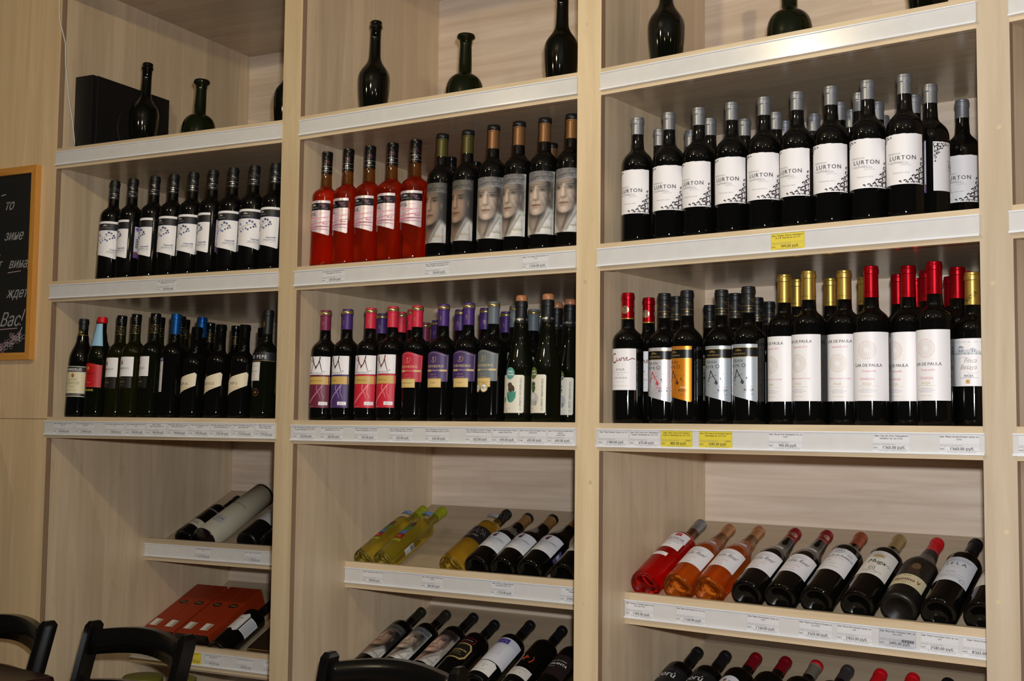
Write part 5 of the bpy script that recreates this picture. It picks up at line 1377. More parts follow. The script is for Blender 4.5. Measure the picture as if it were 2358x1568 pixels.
kind('scarlet', 0.312, 0.0370, 0.062, CAP_SCARLET, 0.080, 0.114, label_fn=lab_plain((226, 222, 216), 'JOVEN', (150, 30, 36)))
kind('blackcap', 0.308, 0.0385, 0.060, CAP_BLACK, 0.078, 0.114, label_fn=lab_plain((206, 204, 200), 'RESERVA', (60, 58, 60)))
kind('p1968', 0.305, 0.0385, 0.045, CAP_BLACK, 0.085, 0.120, label_fn=lab_1968)
kind('taylor', 0.300, 0.0410, 0.050, CAP_BLACK, 0.085, 0.118, label_fn=lab_taylor, glass=mat('matt_black_glass', (14, 14, 14), 0.3))
kind('orangecap', 0.290, 0.0385, 0.050, mat('orange_foil', (196, 60, 14), 0.4), 0.080, 0.112, label_fn=lab_dfrost)
kind('diamond', 0.315, 0.0410, 0.060, CAP_BLACK, 0.080, 0.112, label_fn=lab_diamond)

def rack_geom(b, r):
    """board height at a depth v, and the lip's back face"""
    off = rack_off(b, r)
    va = RACKV[b][0]
    if r == 1 and b == 0: va = 0.39
    zb = EYE - 0.252 + off - (0.0 if b < 2 else -0.005)
    De = DEPTH[b] - (0.04 if b == 0 else 0.0) - 0.001
    return va, (lambda v: zb - (De - v) * RSL)
def lie_matrix(b, r, u, R, gap=0.034, spin=0.0, yaw=0.0):
    va, zf = rack_geom(b, r)
    v = va + gap
    z = zf(v)
    M = bay_matrix(b, u, v - (R + 0.0006) * math.sin(RTH), z + (R + 0.0006) * math.cos(RTH))
    return M @ Matrix.Rotation(math.radians(yaw), 4, 'Z') @ Matrix.Rotation(-(math.pi / 2 - RTH), 4, 'X') @ Matrix.Rotation(math.radians(spin), 4, 'Z')
LYING = [
 (2, 0, 'ochoa', 0.040, -6, 'clear bottle of red rosé with silver capsule lying beside the side panel', None),
 (2, 0, 'vina_rose', 0.129, 0, 'amber rosé bottle with script label, lying beside the red rosé', 'amber rosé bottles on the rack'),
 (2, 0, 'vina_rose', 0.209, 4, 'amber rosé bottle with script label, lying beside the dark script-labelled bottles', 'amber rosé bottles on the rack'),
 (2, 0, 'vina_red', 0.304, 0, 'lying dark bottle with script label and red capsule with round medallion', 'dark bottles with script label on the rack'),
 (2, 0, 'vina_red', 0.384, 6, 'lying dark bottle with script label and red capsule, next to the copper capsule', 'dark bottles with script label on the rack'),
 (2, 0, 'murrieta', 0.468, 4, 'lying bottle with copper capsule and white label with a circled M', None),
 (2, 0, 'muga', 0.559, 6, 'lying bottle with pale gold capsule and cream label with a gold emblem', None),
 (2, 0, 'faustino', 0.647, 4, 'matt black bottle with red capsule and painted portrait over a cream label', None),
 (2, 0, 'sela', 0.729, 6, 'lying bottle with pale blue-grey label, against the wide upright', None),
 (2, 0, 'darkred_burg', 0.815, 0, 'dark bottle foot half hidden behind the wide upright on the rack', None),
 (2, 1, 'goru', 0.041, 8, 'black-capped bottle with large pale lettering on a black label, at the side panel', None),
 (2, 1, 'goru', 0.119, 2, 'black-capped bottle with black label next to the dark red capsules', None),
 (2, 1, 'wcrest', 0.198, 0, 'dark red-capsuled bottle with arched white label on the lower rack', None),
 (2, 1, 'darkred', 0.276, 0, 'dark red-capsuled bottle between the arched white label and the grey neck', None),
 (2, 1, 'greyneck', 0.354, 0, 'bottle with grey-beige capsule topped in red on the lower rack', None),
 (2, 1, 'silvergrey', 0.432, 0, 'bottle with gunmetal capsule on the lower rack', None),
 (2, 1, 'scarlet', 0.509, 0, 'bottle with bright scarlet capsule beside the gunmetal one, lower rack', 'scarlet capsules on the lower rack'),
 (2, 1, 'scarlet', 0.584, 0, 'bottle with bright scarlet capsule beside the black-capped ones, lower rack', 'scarlet capsules on the lower rack'),
 (2, 1, 'blackcap', 0.664, 0, 'black-capped bottle beside the scarlet capsules on the lower rack', None),
 (2, 1, 'blackcap', 0.744, 0, 'black-capped bottle half hidden by the wide upright on the lower rack', None),
 (1, 0, 'lime', 0.048, -4, 'clear greenish wine bottle with picture squares and lime capsule, at the side panel', None),
 (1, 0, 'lime', 0.119, 4, 'clear greenish wine bottle with picture squares and barcode label, lime capsule', None),
 (1, 0, 'goldwine', 0.349, 6, 'clear golden white wine bottle with black label lying on the rack', None),
 (1, 0, 'farro', 0.434, 0, 'dark bottle with tan capsule and grape-cluster label beside the golden wine', None),
 (1, 0, 'farro', 0.516, 0, 'dark bottle with tan capsule and grape-cluster label, middle one of three', None),
 (1, 0, 'farro', 0.599, 2, 'dark bottle with grape-cluster label and purple excise strip on the rack', None),
 (1, 0, 'blackcap', 0.700, 0, 'dark bottle foot half hidden by the upright beside the grape-cluster labels', None),
 (1, 1, 'young_dark', 0.044, 0, 'lying bottle with portrait of a young man in a cap, lower rack', None),
 (1, 1, 'old_dark', 0.136, 0, 'lying bottle with portrait of a man in a grey cap, lower rack', None),
 (1, 1, 'elder', 0.234, 0, 'lying bottle with portrait of an old man in a dark cap', None),
 (1, 1, 'conciencia', 0.324, 0, 'lying black bottle with black octagonal label edged in gold', None),
 (1, 1, 'wrap', 0.436, 0, 'lying bottle wrapped in white paper with a violet picture', None),
 (1, 1, 'plus', 0.545, 0, 'lying black bottle with an orange plus sign and bracket', None),
 (1, 1, 'atalanta', 0.640, 0, 'lying black bottle with white italic capitals, beside the upright', None),
 (0, 0, 'p1968', 0.150, 10, 'black bottle with cream label lying half under the cream tube', None),
 (0, 0, 'taylor', 0.415, 0, 'matt black port bottle with white label lying beside the cream tube', None),
 (0, 0, 'orangecap', 0.505, 0, 'dark bottle with orange capsule half hidden by the upright', None),
 (0, 1, 'diamond', 0.345, -10, 'large black bottle with white pointed label lying beside the orange boxes', None),
]
for b, r, k, u, sp, lab, grp in LYING:
    place(k, lie_matrix(b, r, u, KIND[k][2], spin=sp), lab, grp)

# cream gift tube, orange gift boxes, dark carton
CREAM = mat('cream_card', (196, 186, 160), 0.6)
tube = empty('gift_tube'); tube.matrix_world = lie_matrix(0, 0, 0.238, 0.043, 0.036, 20)
tag(tube, 'cream cardboard gift tube printed 1968 lying on the upper rack', 'gift tube')
MB().lathe([(0, 0.012), (0.0415, 0.012), (0.0425, 0.004), (0.0430, 0.004), (0.0430, 0.325), (0.041, 0.326), (0, 0.326)], 36).build('tube_body', CREAM, tube)
MB().lathe([(0, 0.001), (0.0405, 0.001), (0.0424, 0.006), (0.0424, 0.0115), (0, 0.0115)], 36).build('end_cap', mat('dark_plum_cap', (26, 14, 16), 0.2), tube)
MB().lathe([(0.0432, 0.327), (0.0432, 0.334), (0.041, 0.336), (0, 0.336)], 36).build('end_cap', mat('dark_green_cap', (24, 34, 30), 0.4), tube)
_a = Art(); _p = Art()
_a.poly([(-18, 60), (18, 60), (22, 74), (18, 100), (-18, 100), (-22, 74)], (206, 202, 196))
_p.text('COLHEITA', 0, 93, 3.4, (130, 122, 112), sp=0.25); _p.text('1968', 0, 79, 8, (66, 58, 54), sp=0.25, bold=0.15); [_p.text('BOTTLED IN 2014', 0, 73 - 4 * k, 1.8, GREY) for k in range(3)]
_p.text('ANDRESEN', 0, 186, 7, (66, 58, 54), sp=0.3, wmax=62, bold=0.15); _p.arc(0, 205, 14, 200, 340, 1, (176, 160, 120)); _p.stroke([(-12, 212), (0, 200), (14, 216)], 1, (176, 160, 120))
_o = link('tube_label', _a.wrap('tube_label', 0.043, PAPER, 0.0003), tube); link('label_print', _p.wrap('label_print', 0.043, PRINT, 0.0005), _o)

ORANGE = mat('orange_card', (146, 46, 10), 0.5)
BBAND = mat('black_card', (26, 18, 16), 0.45)
def box_matrix(b, r, u, gap=0.02):
    va, zf = rack_geom(b, r)
    v = va + gap
    return bay_matrix(b, u, v, zf(v) + 0.0006) @ Matrix.Rotation(RTH, 4, 'X')
for i, u in enumerate((0.006, 0.075, 0.155, 0.224)):
    g = empty('gift_box'); g.matrix_world = box_matrix(0, 1, u, 0.052)
    tag(g, ('orange wine gift box against the side panel on the lower rack', 'orange wine gift box touching the one at the side panel, lower rack', 'orange wine gift box past the gap between the two pairs, lower rack', 'orange wine gift box beside the large black bottle, lower rack')[i], 'gift box', 'orange wine gift boxes')
    w = 0.067
    MB().box(0, 0.020, 0, w, 0.315, 0.078).build('carton', ORANGE, g, bevel=0.0025)
    MB().box(0.0005, 0, 0.0005, w - 0.0005, 0.0195, 0.0775).build('base_band', BBAND, g, bevel=0.0025)
    a, p = Art(), Art()
    a.rect(9, 46, 29, 86, (222, 220, 214)); a.rect(30, 46, 42, 86, (206, 196, 176)); a.poly([(31, 86), (41, 86), (36, 82)], (40, 36, 40)); a.poly([(14, 196), (20, 190), (34, 186), (48, 190), (54, 196), (50, 204), (44, 210), (24, 210), (18, 204)], (36, 26, 24))
    for k in range(6): p.rect(32, 50 + 5 * k, 40, 52.4 + 5 * k, (120, 100, 84))
    p.text('Taylor', 34, 196, 7, (190, 160, 90), slant=0.3, wmax=28)
    def flat_top(art, name, e):
        return art._mesh(name, lambda x, y, l: Vector((x / 1000, y / 1000, 0.078 + e + l)), PAPER, [], 0.00002)
    o = link('label', flat_top(a, 'label', 0.0003), g); link('label_print', flat_top(p, 'label_print', 0.0006), o)
cb = empty('carton_box'); cb.matrix_world = box_matrix(0, 1, 0.470, 0.040)
tag(cb, 'dark brown wine carton with gold edges, half hidden by the upright', 'carton')
_m = MB(); _m.hexa([(0.016, 0, 0), (0.104, 0, 0), (0.104, 0.30, 0), (0.016, 0.30, 0), (0, 0, 0.07), (0.120, 0, 0.07), (0.120, 0.30, 0.07), (0, 0.30, 0.07)]); _m.build('carton', mat('brown_card', (40, 28, 18), 0.45), cb)
GE = mat('gold_edge', (150, 112, 60), 0.4)
MB().box(-0.0005, -0.001, 0.0695, 0.1205, 0.0005, 0.0712).build('gold_edge', GE, cb)
MB().tube([(0.001, -0.0012, 0.069), (0.060, -0.0012, 0.034), (0.103, -0.0012, 0.002)], 0.0007, 5).build('gold_edge', GE, cb)

# tins below the racks, on a low board inside the bay by the chalkboard
unit0 = bpy.data.objects['wine_shelf_unit']
MB().box(0, 0.02, EYE - 0.99, frame(0)[3], 0.86, EYE - 0.972).build('low_board', W_SHELF, unit0)
OLV = mat('olive_tin', (92, 92, 26), 0.45); REDT = mat('red_tin', (170, 20, 28), 0.4)
for u, v, R, hh, m, lab in ((0.085, 0.10, 0.056, 0.168, OLV, 'olive-green round tin nearest the wall panel, below the racks'), (0.195, 0.24, 0.062, 0.178, OLV, 'larger olive-green round tin between the other tins, below the racks'), (0.300, 0.30, 0.045, 0.174, OLV, 'olive-green round tin beside the red tin, below the racks'), (0.310, 0.165, 0.046, 0.150, REDT, 'red round tin on the low board below the racks')):
    t = empty('round_tin'); t.matrix_world = bay_matrix(0, u, v, EYE - 0.972)
    tag(t, lab, 'tin', 'round tins below the racks')
    MB().lathe([(0, 0), (R - 0.002, 0), (R - 0.001, 0.002), (R - 0.001, hh - 0.022), (0, hh - 0.022)], 36).build('tin_body', m, t)
    MB().lathe([(R, hh - 0.0218), (R + 0.0004, hh - 0.021), (R + 0.0004, hh - 0.006), (R - 0.004, hh - 0.002), (R * 0.6, hh), (0, hh + 0.001)], 36).build('lid', m, t)

# ------------------------------------------------------------------ price tags in the rails
FOOT = 'ООО "Массандра - виноделие и виноторговля"'
TAGP = ink('tag_paper', 0.4, coat=0.3)
TINK = ink('tag_print', 0.5)
def price_tag(b, v, zc, u0, u1, title, price, label, col=(222, 221, 222), old=None, tilt=0.0, code='12689', bar=False):
    w = (u1 - u0) * 1000; hgt = 38.0
    a = Art(); a.rect(-w / 2, -hgt / 2, w / 2, hgt / 2, col)
    o = link('price_tag', a.flat('price_tag', TAGP, 0.0), None)
    o.matrix_world = bay_matrix(b, (u0 + u1) / 2, v - 0.0044, zc) @ Matrix.Rotation(math.radians(tilt), 4, 'Y')
    tag(o, label, 'price tag', 'price tags in the rails')
    p = Art(); dk = (52, 50, 56); g = (120, 118, 124)
    x0, x1, y0, y1 = -w / 2 + 1, w / 2 - 1, -hgt / 2 + 1.2, hgt / 2 - 1.2
    p.frame(x0, y0 + 3.6, x1, y1, 0.3, g)
    lines = title.split('/')
    for k, t in enumerate(lines):
        p.text(t, 0, y1 - 6.2 - 5.0 * k, 3.2, dk, slant=0.18, wmax=w - 4, sx=0.9, bold=0.08)
    p.rect(x0, y0 + 16.2, x1, y0 + 16.5, g); p.rect(x0, y0 + 12.4, x1, y0 + 12.7, g); p.rect(x0 + 9.5, y0 + 3.6, x0 + 9.8, y0 + 16.4, g)
    p.text(code, x0 + 0.8, y0 + 13.4, 1.9, g, 'L', wmax=8); p.text('рег. 12,5% Испания Риоха', x0 + 10.6, y0 + 13.4, 1.9, g, 'L', wmax=34)
    p.text('Цена:', x0 + 0.5, y0 + 6.2, 3.0, dk, 'L', wmax=8.8)
    p.text(price + ' руб.', x0 + 10 + (w - 12) / 2, y0 + 5.1, 5.6, dk, wmax=w - 15, bold=0.12)
    p.text(FOOT, 4, y0 + 0.6, 1.7, g, wmax=w - 16, slant=0.15)
    if old:
        p.text(old, x1 - 10, y0 + 13.2, 2.6, dk); p.rect(x1 - 17, y0 + 14.3, x1 - 3, y0 + 14.6, dk)
    if bar:
        for k in range(16): p.rect(x1 - 30 + 1.7 * k, y0 + 11, x1 - 29.3 + 1.7 * k + 0.4 * (k % 3), y0 + 17, (60, 58, 62))
    link('tag_print', p.flat('tag_print', TINK, 0.00012), o)
YEL = (226, 206, 66)
WINE = 'Вино '
T = []
def shelf_tag(b, s, *args, **kw):
    o0 = -0.012 if s < 2 else -0.013
    price_tag(b, 0.0, shelf_z(b, s) + o0 - 0.0207, *args, **kw)
def rack_tag(b, r, *args, **kw):
    va = RACKV[b][0] if not (r == 1 and b == 0) else 0.39
    price_tag(b, va, EYE - 0.392 + rack_off(b, r) - 0.0372, *args, **kw)
shelf_tag(0, 1, 0.433, 0.510, WINE + '"ДНА Темпранильо" Бодегас/Мурвиедро кр. сух. 0,75л.', '620.00', 'white price tag reading 620.00 below the grapevine-labelled bottles')
for (u0, u1), t, pr, lab, tl in (((0.033, 0.112), '"Барбадильо Олоросо" крепл./бел. 0,75', "4'540.00", 'white price tag reading 4540.00 below the cream-labelled sherry', 0), ((0.127, 0.203), '"Осборн Фино Кинта" крепл./сухое 0,75', "2'290.00", 'white price tag reading 2290.00 below the red-capped bottle', 0), ((0.245, 0.322), '"Барбадильо Фино" крепл. белое/0,75', "1'585.00", 'white price tag reading 1585.00 below the first olive bottle', 0),
                        ((0.330, 0.404), '"Барбадильо Крим" крепл. белое/0,75', "1'500.00", 'white price tag reading 1500.00 below the second olive bottle', 0), ((0.410, 0.485), '"Эллегант/Фино" Гонсалес Бьяс 0,75', "1'405.00", 'white price tag reading 1405.00 below the blue-capped bottle', 0), ((0.491, 0.566), '"Херес Иберия Крим" Санчес/Ромате крепл. белое 0,75', "1'960.00", 'white price tag reading 1960.00 below the first slanted cream label', 1), ((0.572, 0.646), '"Херес Макарнудо" крепл./белое 0,75', "1'970.00", 'white price tag reading 1970.00 below the middle slanted cream label', 1),
                        ((0.648, 0.724), '"Херес Амонтильядо НПУ" Санчес/Ромате крепл. белое 0,75', "2'355.00", 'white price tag reading 2355.00 below the cream label lettered NPU', 1), ((0.728, 0.803), '"Тио Пепе Фино" Гонсалес Бьяс/крепл. белое 0,75', "2'270.00", 'white price tag reading 2270.00 below the tall bottle with black band', 1), ((0.808, 0.874), '"Эллегант Фино"/Херес Гонсалес 0,75', "1'375.00", 'white price tag reading 1375.00 with a curled end at the upright', 4)):
    shelf_tag(0, 2, u0, u1, WINE + t, pr, lab, tilt=tl)
for (u0, u1), t, pr, lab in (((0.093, 0.174), '"ДНА Роза де Мурвиедро" Бодегас/Мурвиедро роз. сух. 0,75л.', '670.00', 'white price tag reading 670.00 below the orange rosé bottles'), ((0.433, 0.510), '"Мурвиедро Коллекция Бобаль/Робле" Бодегас Мурвиедро 0,75л.', '730.00', 'white price tag reading 730.00 below the young man\'s portrait'), ((0.722, 0.798), '"Эль Пикаро" Матсу красн. сух./0,75', "1'350.00", 'white price tag reading 1350.00 below the grey-haired man\'s portrait')):
    shelf_tag(1, 1, u0, u1, WINE + t, pr, lab, tilt=-1)
for (u0, u1), t, pr, lab in (((0.004, 0.085), '"М де Мурвиедро Каберне Совиньон"/Бодегас Мурвиедро кр. сух. 0,75л.', '565.00', 'white price tag reading 565.00 below the maroon letter M bottle'), ((0.100, 0.180), '"М де Мурвиедро Шираз" Бодегас/Мурвиедро кр. сух. 0,75л.', '565.00', 'white price tag reading 565.00 below the purple letter M bottle'), ((0.214, 0.294), '"М де Мурвиедро Темпранильо"/Бодегас Мурвиедро кр. сух. 0,75л.', '565.00', 'white price tag reading 565.00 below the red letter M bottles'),
                        ((0.328, 0.405), '"Мурвиедро Коллекция Темпранильо"/Бодегас Мурвиедро красн. сух. 0,75л.', '625.00', 'white price tag reading 625.00 below the crimson arched label'), ((0.441, 0.517), '"Мурвиедро Коллекция Шираз"/Бодегас Мурвиедро красн. сух. 0,75л.', '625.00', 'white price tag reading 625.00 below the purple arched labels'), ((0.564, 0.641), '"Мурвиедро Коллекция Пти Вердо"/Бодегас Мурвиедро красн. сух. 0,75л.', '625.00', 'white price tag reading 625.00 below the grey arched label'),
                        ((0.643, 0.716), '"Хэллоу Ворлд Прието Пикудо"/красн. сухое 0,75л.', '695.00', 'white price tag reading 695.00 touching the last 625.00 tag'), ((0.7185, 0.795), '"Хэллоу Ворлд Пти Вердо" красн./сухое 0,75л.', '695.00', 'white price tag reading 695.00 below the olive-badged cork-topped bottle'), ((0.797, 0.869), '"Хэллоу Ворлд Каберне Фран"/красн. п/сухое 0,75л.', '695.00', 'white price tag reading 695.00 against the upright')):
    shelf_tag(1, 2, u0, u1, WINE + t, pr, lab)
shelf_tag(2, 1, 0.431, 0.507, WINE + '"Эрманос Люртон Темпранильо"/Ж. и Ф. Люртон кр. сух. 0,75', '999.00', 'yellow price tag reading 999.00 below the silver-capped bottles', col=YEL)
for (u0, u1), t, pr, lab, c, old in (((0.0, 0.0825), '"Куне Крианца" красн. сух. 0,75', "1'485.00", 'white price tag reading 1485.00 below the script-labelled bottle', None, None), ((0.084, 0.163), '"ДНА Гран Астро Темпранильо"/Бодегас Мурвиедро кр. сух. 0,75л.', '675.00', 'white price tag reading 675.00 below the red letter A bottle', None, None), ((0.165, 0.244), '"ДНА Гран Астро Крианса"/Бодегас Мурвиедро кр. сух. 0,75л.', '885.00', 'yellow price tag reading 885.00 below the orange-labelled bottle', YEL, '1040,00'), ((0.260, 0.340), '"ДНА Гран Астро Резерва" Бодегас/Мурвиедро кр. сух. 0,75л.', '1045.00', 'yellow price tag reading 1045.00 below the silver-labelled bottles', YEL, '1230,00'),
                             ((0.423, 0.501), '"Лар Де Пола Темпранильо" кр. сух./0,75л.', '905.00', 'white price tag reading 905.00 below the golden sunburst labels', None, None), ((0.647, 0.723), '"Лар Де Пола Темпранильо/Крианса" кр. сух. 0,75л.', "1'365.00", 'white price tag reading 1365.00 below the pink sunburst labels', None, None), ((0.778, 0.856), '"Финка Бесайя Резерва" красн. сух./0,75л.', "1'660.00", 'white price tag reading 1660.00 below the farmhouse label', None, None)):
    shelf_tag(2, 2, u0, u1, WINE + t, pr, lab, **({'col': c, 'old': old} if c else {}))
shelf_tag(3, 2, 0.003, 0.08, WINE + '"Совиньон Блан"/Бодегас 0,75', '540.00', 'white price tag in the rail past the wide upright')
for b, r, L_ in ((0, 0, (((0.220, 0.288), 'Портвейн "Андресен Колейта 68"/1,0л', "22'410.00", 'white price tag reading 22410.00 below the cream tube'), ((0.426, 0.495), '"Тэйлорс Тони Портвейн"', "11'100.00", 'white price tag reading 11100.00 below the port bottle'), ((0.545, 0.612), '"Порт Тэйлорс"', "5'900.00", 'white price tag half hidden by the upright on the upper port rack'))),
                 (0, 1, (((0.058, 0.125), '"Тэйлорс Тони Порт" 0,75л', "3'560.00", 'white price tag reading 3560.00 seen through the chair back'), ((0.318, 0.384), '"Тэйлорс Тони Порт 10 лет"/крепленое 0,75л', "4'305.00", 'white price tag reading 4305.00 beside the yellow one on the port rack'), ((0.444, 0.512), '"Дон Ноэ Порт" кр. 0,75л', "1'900.00", 'white price tag reading 1900.00 below the dark carton'), ((0.551, 0.612), '"Дон Ноэ Порт"', "1'900.00", 'white price tag cut off by the upright on the lower port rack'))),
                 (1, 0, (((0.067, 0.140), '"Тхаколи Исаги Айспе" 0,75л', '790.00', 'white price tag reading 790.00 below the picture-square bottles'), ((0.270, 0.343), '"Энебро де Виехо" белое сухое/0,75л.', '850.00', 'white price tag reading 850.00 beside the golden wine'), ((0.495, 0.570), '"Пекадо де Фарро Менсия/Селексион" кр.сух. 0,75', "1'375.00", 'white price tag reading 1375.00 below the grape-cluster labels'), ((0.705, 0.779), '"Эль Викулос"/Фернандес', "2'950.00", 'white price tag cut off by the upright below the grape-cluster rack'))),
                 (2, 0, (((0.003, 0.081), '"Росадо де Лагрима" Бодегас Очоа/роз. сух. 0,75л.', "1'495.00", 'white price tag reading 1495.00 below the red rosé'), ((0.138, 0.215), '"Винья Реал Росадо" роз. сух. 0,75л.', "1'160.00", 'white price tag reading 1160.00 below the amber rosé bottles'), ((0.316, 0.394), '"Винья Реал Крианса" красн. сух./0,75л.', "1'160.00", 'white price tag reading 1160.00 below the dark script-labelled bottles'), ((0.437, 0.515), '"Маркиз де Мурьета Резерва" кр./сух. 0,75л.', "2'635.00", 'white price tag reading 2635.00 below the circled M label'), ((0.522, 0.600), '"Риоха Муга Резерва" красн. сух./0,75', "2'825.00", 'white price tag reading 2825.00 below the pale gold-capsuled bottle'), ((0.699, 0.777), '"Риоха Села Рода" 2010г. кр. сух./0,75', "3'585.00", 'white price tag reading 3585.00 below the blue-grey label'), ((0.782, 0.857), '"Риоха Резерва Рода"', "8'265.00", 'white price tag reading 8265.00 cut off by the wide upright')))):
    for (u0, u1), t, pr, lab in L_:
        rack_tag(b, r, u0, u1, (WINE if t[0] == '"' else '') + t, pr, lab, tilt=0.6 if b == 2 else 0)
rack_tag(2, 0, 0.613, 0.691, WINE + '"Фаустино V Резерва" 2009г. кр./сух. 0,75л.', '2495.00', 'greyish price tag with a barcode reading 2495.00', col=(198, 199, 204), bar=True, tilt=0.6)
rack_tag(0, 1, 0.240, 0.302, WINE + '"Тэйлорс Порт"', '3900.00', 'yellow price tag behind the chair post on the port rack', col=YEL)

# ------------------------------------------------------------------ chalkboard on the wall panel
PINE = wood('pine_frame', (206, 146, 66), 2, 0.45, 0.16, 1.2); PINEH = wood('pine_frame_rail', (206, 146, 66), 0, 0.45, 0.16, 1.2)
cbd = empty('chalkboard'); cbd.matrix_world = bay_matrix(0, 0, 0, EYE)
tag(cbd, 'black chalkboard in a pine frame with white handwriting, hung on the wall panel', 'chalkboard')
X0, X1, Z0, Z1, FW = -0.66, -0.064, 0.188, 0.802, 0.0235
def mitre(pts, m, name):
    """frame bar from four front corners (outer, outer, inner, inner)"""
    t = MB(); n = len(t.v)
    t.v += [(x, -0.020, z) for x, z in pts] + [(x, -0.001, z) for x, z in pts]
    t.face((0, 1, 2, 3)); t.face((7, 6, 5, 4))
    for k in range(4): t.face((k, (k + 1) % 4, 4 + (k + 1) % 4, 4 + k))
    t.build(name, m, cbd, bevel=0.0022)
mitre([(X1, Z0), (X1, Z1), (X1 - FW, Z1 - FW), (X1 - FW, Z0 + FW)], PINE, 'frame_side'); mitre([(X0, Z0), (X0, Z1), (X0 + FW, Z1 - FW), (X0 + FW, Z0 + FW)], PINE, 'frame_side')
mitre([(X0, Z1), (X1, Z1), (X1 - FW, Z1 - FW), (X0 + FW, Z1 - FW)], PINEH, 'frame_rail'); mitre([(X0, Z0), (X1, Z0), (X1 - FW, Z0 + FW), (X0 + FW, Z0 + FW)], PINEH, 'frame_rail')
slate = MB().box(X0 + 0.012, -0.010, Z0 + 0.012, X1 - 0.012, -0.001, Z1 - 0.012).build('slate', mat('chalkboard_black', (22, 21, 20), 0.75), cbd)
CW, CPK = (186, 184, 182), (188, 150, 160)
CHALK = ink('chalk', 0.9)
def chalk_part(name, a):
    o = link(name, a.flat(name, CHALK, 0.0), slate); o.location = (0, -0.0102, 0)
def word(t, xr, y, size, extra=()):
    a = Art(); a.text(t, xr, y, size, CW, 'R', slant=0.38, sx=0.82, bold=0.25)
    for pts, w, c in extra: a.stroke(pts, w, c)
    chalk_part('chalk_word', a)
word('то', -172, 668, 32)
_a = Art(); _a.stroke([(-228, 716), (-208, 719)], 2.4, CW); chalk_part('chalk_mark', _a)
word('зине', -126, 570, 31); word('т', -218, 480, 31)
_a = Art(); _a.stroke([(-240, 522), (-222, 525)], 2.4, CW); chalk_part('chalk_mark', _a)
word('вина,', -94, 480, 30, [([(-186, 466), (-128, 470)], 2.2, CPK)])
word('ждет', -98, 386, 31)
word('Вас', -126, 296, 42, [([(-270, 284), (-134, 289)], 2.2, CPK)])
_a = Art(); _a.stroke([(-102, 348), (-116, 312)], 2.8, CW); _a.disc(-121, 300, 2.2, CW, 8); chalk_part('chalk_mark', _a)
_r = random.Random(5)
_a = Art()
for k in range(52):
    t = _r.random(); gx = -215 + 100 * t + _r.uniform(-18, 18) * (0.3 + t); gy = 218 + 48 * t + _r.uniform(-22, 22) * (0.3 + 0.7 * t)
    gx = min(gx, -96 - _r.uniform(0, 8)); gy = min(max(gy, 219), 284)
    _a.arc(gx, gy, _r.uniform(5.0, 7.0), _r.uniform(0, 90), _r.uniform(330, 420), 0.9, CPK if k % 3 else CW, 10)
_a.stroke([(-112, 292), (-124, 268), (-121, 246)], 2.8, CW)
chalk_part('chalk_grapes', _a)

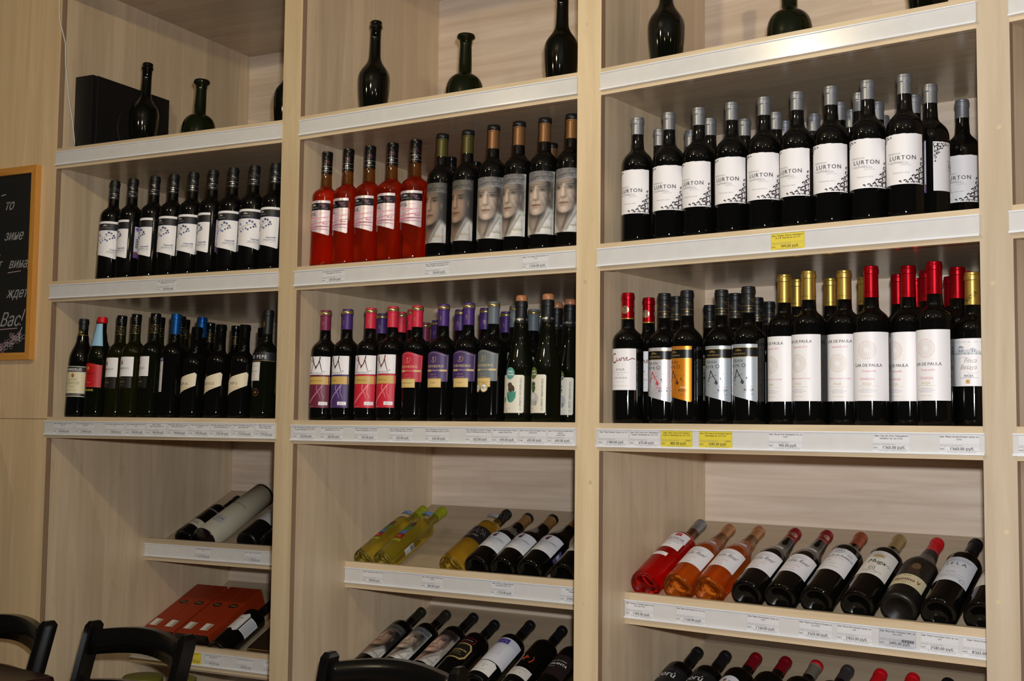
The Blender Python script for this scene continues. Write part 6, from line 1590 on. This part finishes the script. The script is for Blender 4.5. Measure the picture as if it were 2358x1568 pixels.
# ------------------------------------------------------------------ chairs and bench in front of the shelves
LACQ = mat('black_lacquer', (15, 14, 13), 0.20, spec=0.5)
def chair(L, R, label, ztop):
    """bistro chair with its back to the shelving; L and R are the tops of its posts in plan"""
    L = Vector(L); R = Vector(R); w = (R - L).length
    ang = math.atan2(R.y - L.y, R.x - L.x)
    root = empty('dining_chair', (L.x, L.y, 0), ang)
    tag(root, label, 'chair', 'black bistro chairs')
    H = ztop
    def post(x):
        t = MB(); tw, td = 0.025, 0.046
        prof = [(H, 0.0), (H - 0.012, -0.001), (H - 0.20, -0.055), (0.46, -0.105), (0.20, -0.085), (0.0, -0.03)]
        for i, (z, y) in enumerate(prof):
            k = 0.62 if i == 0 else 1.0
            t.v += [(x - tw / 2 * k, y - td * 0.5 * k, z), (x + tw / 2 * k, y - td * 0.5 * k, z), (x + tw / 2 * k, y + td * 0.5 * k, z), (x - tw / 2 * k, y + td * 0.5 * k, z)]
        for i in range(len(prof) - 1):
            for q in range(4): t.face((4 * i + q, 4 * i + (q + 1) % 4, 4 * i + 4 + (q + 1) % 4, 4 * i + 4 + q))
        t.face((0, 1, 2, 3)); n = 4 * (len(prof) - 1); t.face((n + 3, n + 2, n + 1, n))
        t.build('back_post', LACQ, root, bevel=0.003)
    post(0); post(w)
    def crest(name, za, zb, arch, sag, y0):
        t = MB(); N = 16
        for i in range(N + 1):
            s = i / N; x = 0.010 + (w - 0.020) * s; bow = math.sin(math.pi * s)
            y = y0 + sag * bow
            for zz, yy in ((za + arch * bow, y + 0.012), (za + arch * bow, y - 0.010), (zb + arch * bow, y - 0.018), (zb + arch * bow, y + 0.004)):
                t.v.append((x, yy, zz))
        for i in range(N):
            for q in range(4): t.face((4 * i + q, 4 * i + (q + 1) % 4, 4 * i + 4 + (q + 1) % 4, 4 * i + 4 + q), 0, q in (1, 3))
        t.face((0, 1, 2, 3)); t.face((4 * N + 3, 4 * N + 2, 4 * N + 1, 4 * N))
        t.build(name, LACQ, root)
    crest('crest_rail', H - 0.022, H - 0.088, 0.016, 0.040, -0.014)
    crest('lower_rail', H - 0.150, H - 0.205, 0.010, 0.036, -0.046)
    t = MB(); t.hexa([(-0.015, -0.50, 0.435), (w + 0.015, -0.50, 0.435), (w - 0.01, -0.10, 0.435), (0.01, -0.10, 0.435), (-0.015, -0.50, 0.462), (w + 0.015, -0.50, 0.462), (w - 0.01, -0.10, 0.462), (0.01, -0.10, 0.462)]); t.build('seat', LACQ, root, bevel=0.006)
    for x in (0.012, w - 0.012):
        MB().tube([(x, -0.47, 0.436), (x, -0.475, 0.0)], 0.018, 10, radii=[0.019, 0.013]).build('front_leg', LACQ, root)
        MB().tube([(x, -0.472, 0.20), (x, -0.09, 0.20)], 0.009, 8).build('stretcher', LACQ, root)
    MB().tube([(0.012, -0.472, 0.26), (w - 0.012, -0.472, 0.26)], 0.009, 8).build('stretcher', LACQ, root)
    return root
ZC = EYE - 0.545
chair((-1.136, 3.385), (-0.826, 3.178), 'black lacquered chair with the port rack seen through its back', ZC)
chair((-0.428, 2.965), (-0.112, 2.795), 'black lacquered chair in front of the portrait bottles on the lower rack', ZC)
chair((-1.565, 3.585), (-1.258, 3.372), 'black lacquered chair behind the corner of the maroon table, by the wall panel', ZC)

# table whose far corner shows in front of the chair by the wall panel
MAH = mat('maroon_lacquer', (34, 10, 12), 0.22, spec=0.5)
tb = empty('table', (-1.130, 3.116, 0), math.atan2(-0.171, 0.225)); tag(tb, 'dark maroon table with rounded edge, in front of the chair by the wall panel', 'table')
zt_ = EYE - 0.640; w_, d_, th_ = 0.80, 1.00, 0.030
t = MB(); N = 6; rc = 0.03
def outline(ins):
    pts = []
    for cx, cy, a0 in ((-rc, -rc, 0), (-w_ + rc, -rc, 90), (-w_ + rc, -d_ + rc, 180), (-rc, -d_ + rc, 270)):
        for k in range(N + 1):
            q = math.radians(a0 + 90 * k / N); pts.append((cx + (rc - ins) * math.cos(q), cy + (rc - ins) * math.sin(q)))
    return pts
prof = [(0.012, zt_ - th_), (0.003, zt_ - th_ + 0.005), (0.0, zt_ - th_ / 2), (0.003, zt_ - 0.005), (0.010, zt_ - 0.0008), (0.014, zt_)]
n = 4 * (N + 1)
for ins, z in prof: t.v += [(x, y, z) for x, y in outline(ins)]
for i in range(len(prof) - 1):
    for k in range(n): t.face((i * n + k, i * n + (k + 1) % n, (i + 1) * n + (k + 1) % n, (i + 1) * n + k), 0, True)
t.face([k for k in range(n)][::-1]); t.face([(len(prof) - 1) * n + k for k in range(n)])
t.build('table_top', MAH, tb)
MB().lathe([(0, 0.03), (0.035, 0.03), (0.035, zt_ - th_), (0, zt_ - th_)], 20, cx=-w_ * 0.5, cy=-d_ * 0.55).build('pedestal', LACQ, tb)
MB().lathe([(0, 0), (0.20, 0), (0.20, 0.012), (0.05, 0.03), (0, 0.03)], 28, cx=-w_ * 0.5, cy=-d_ * 0.55).build('base', LACQ, tb)
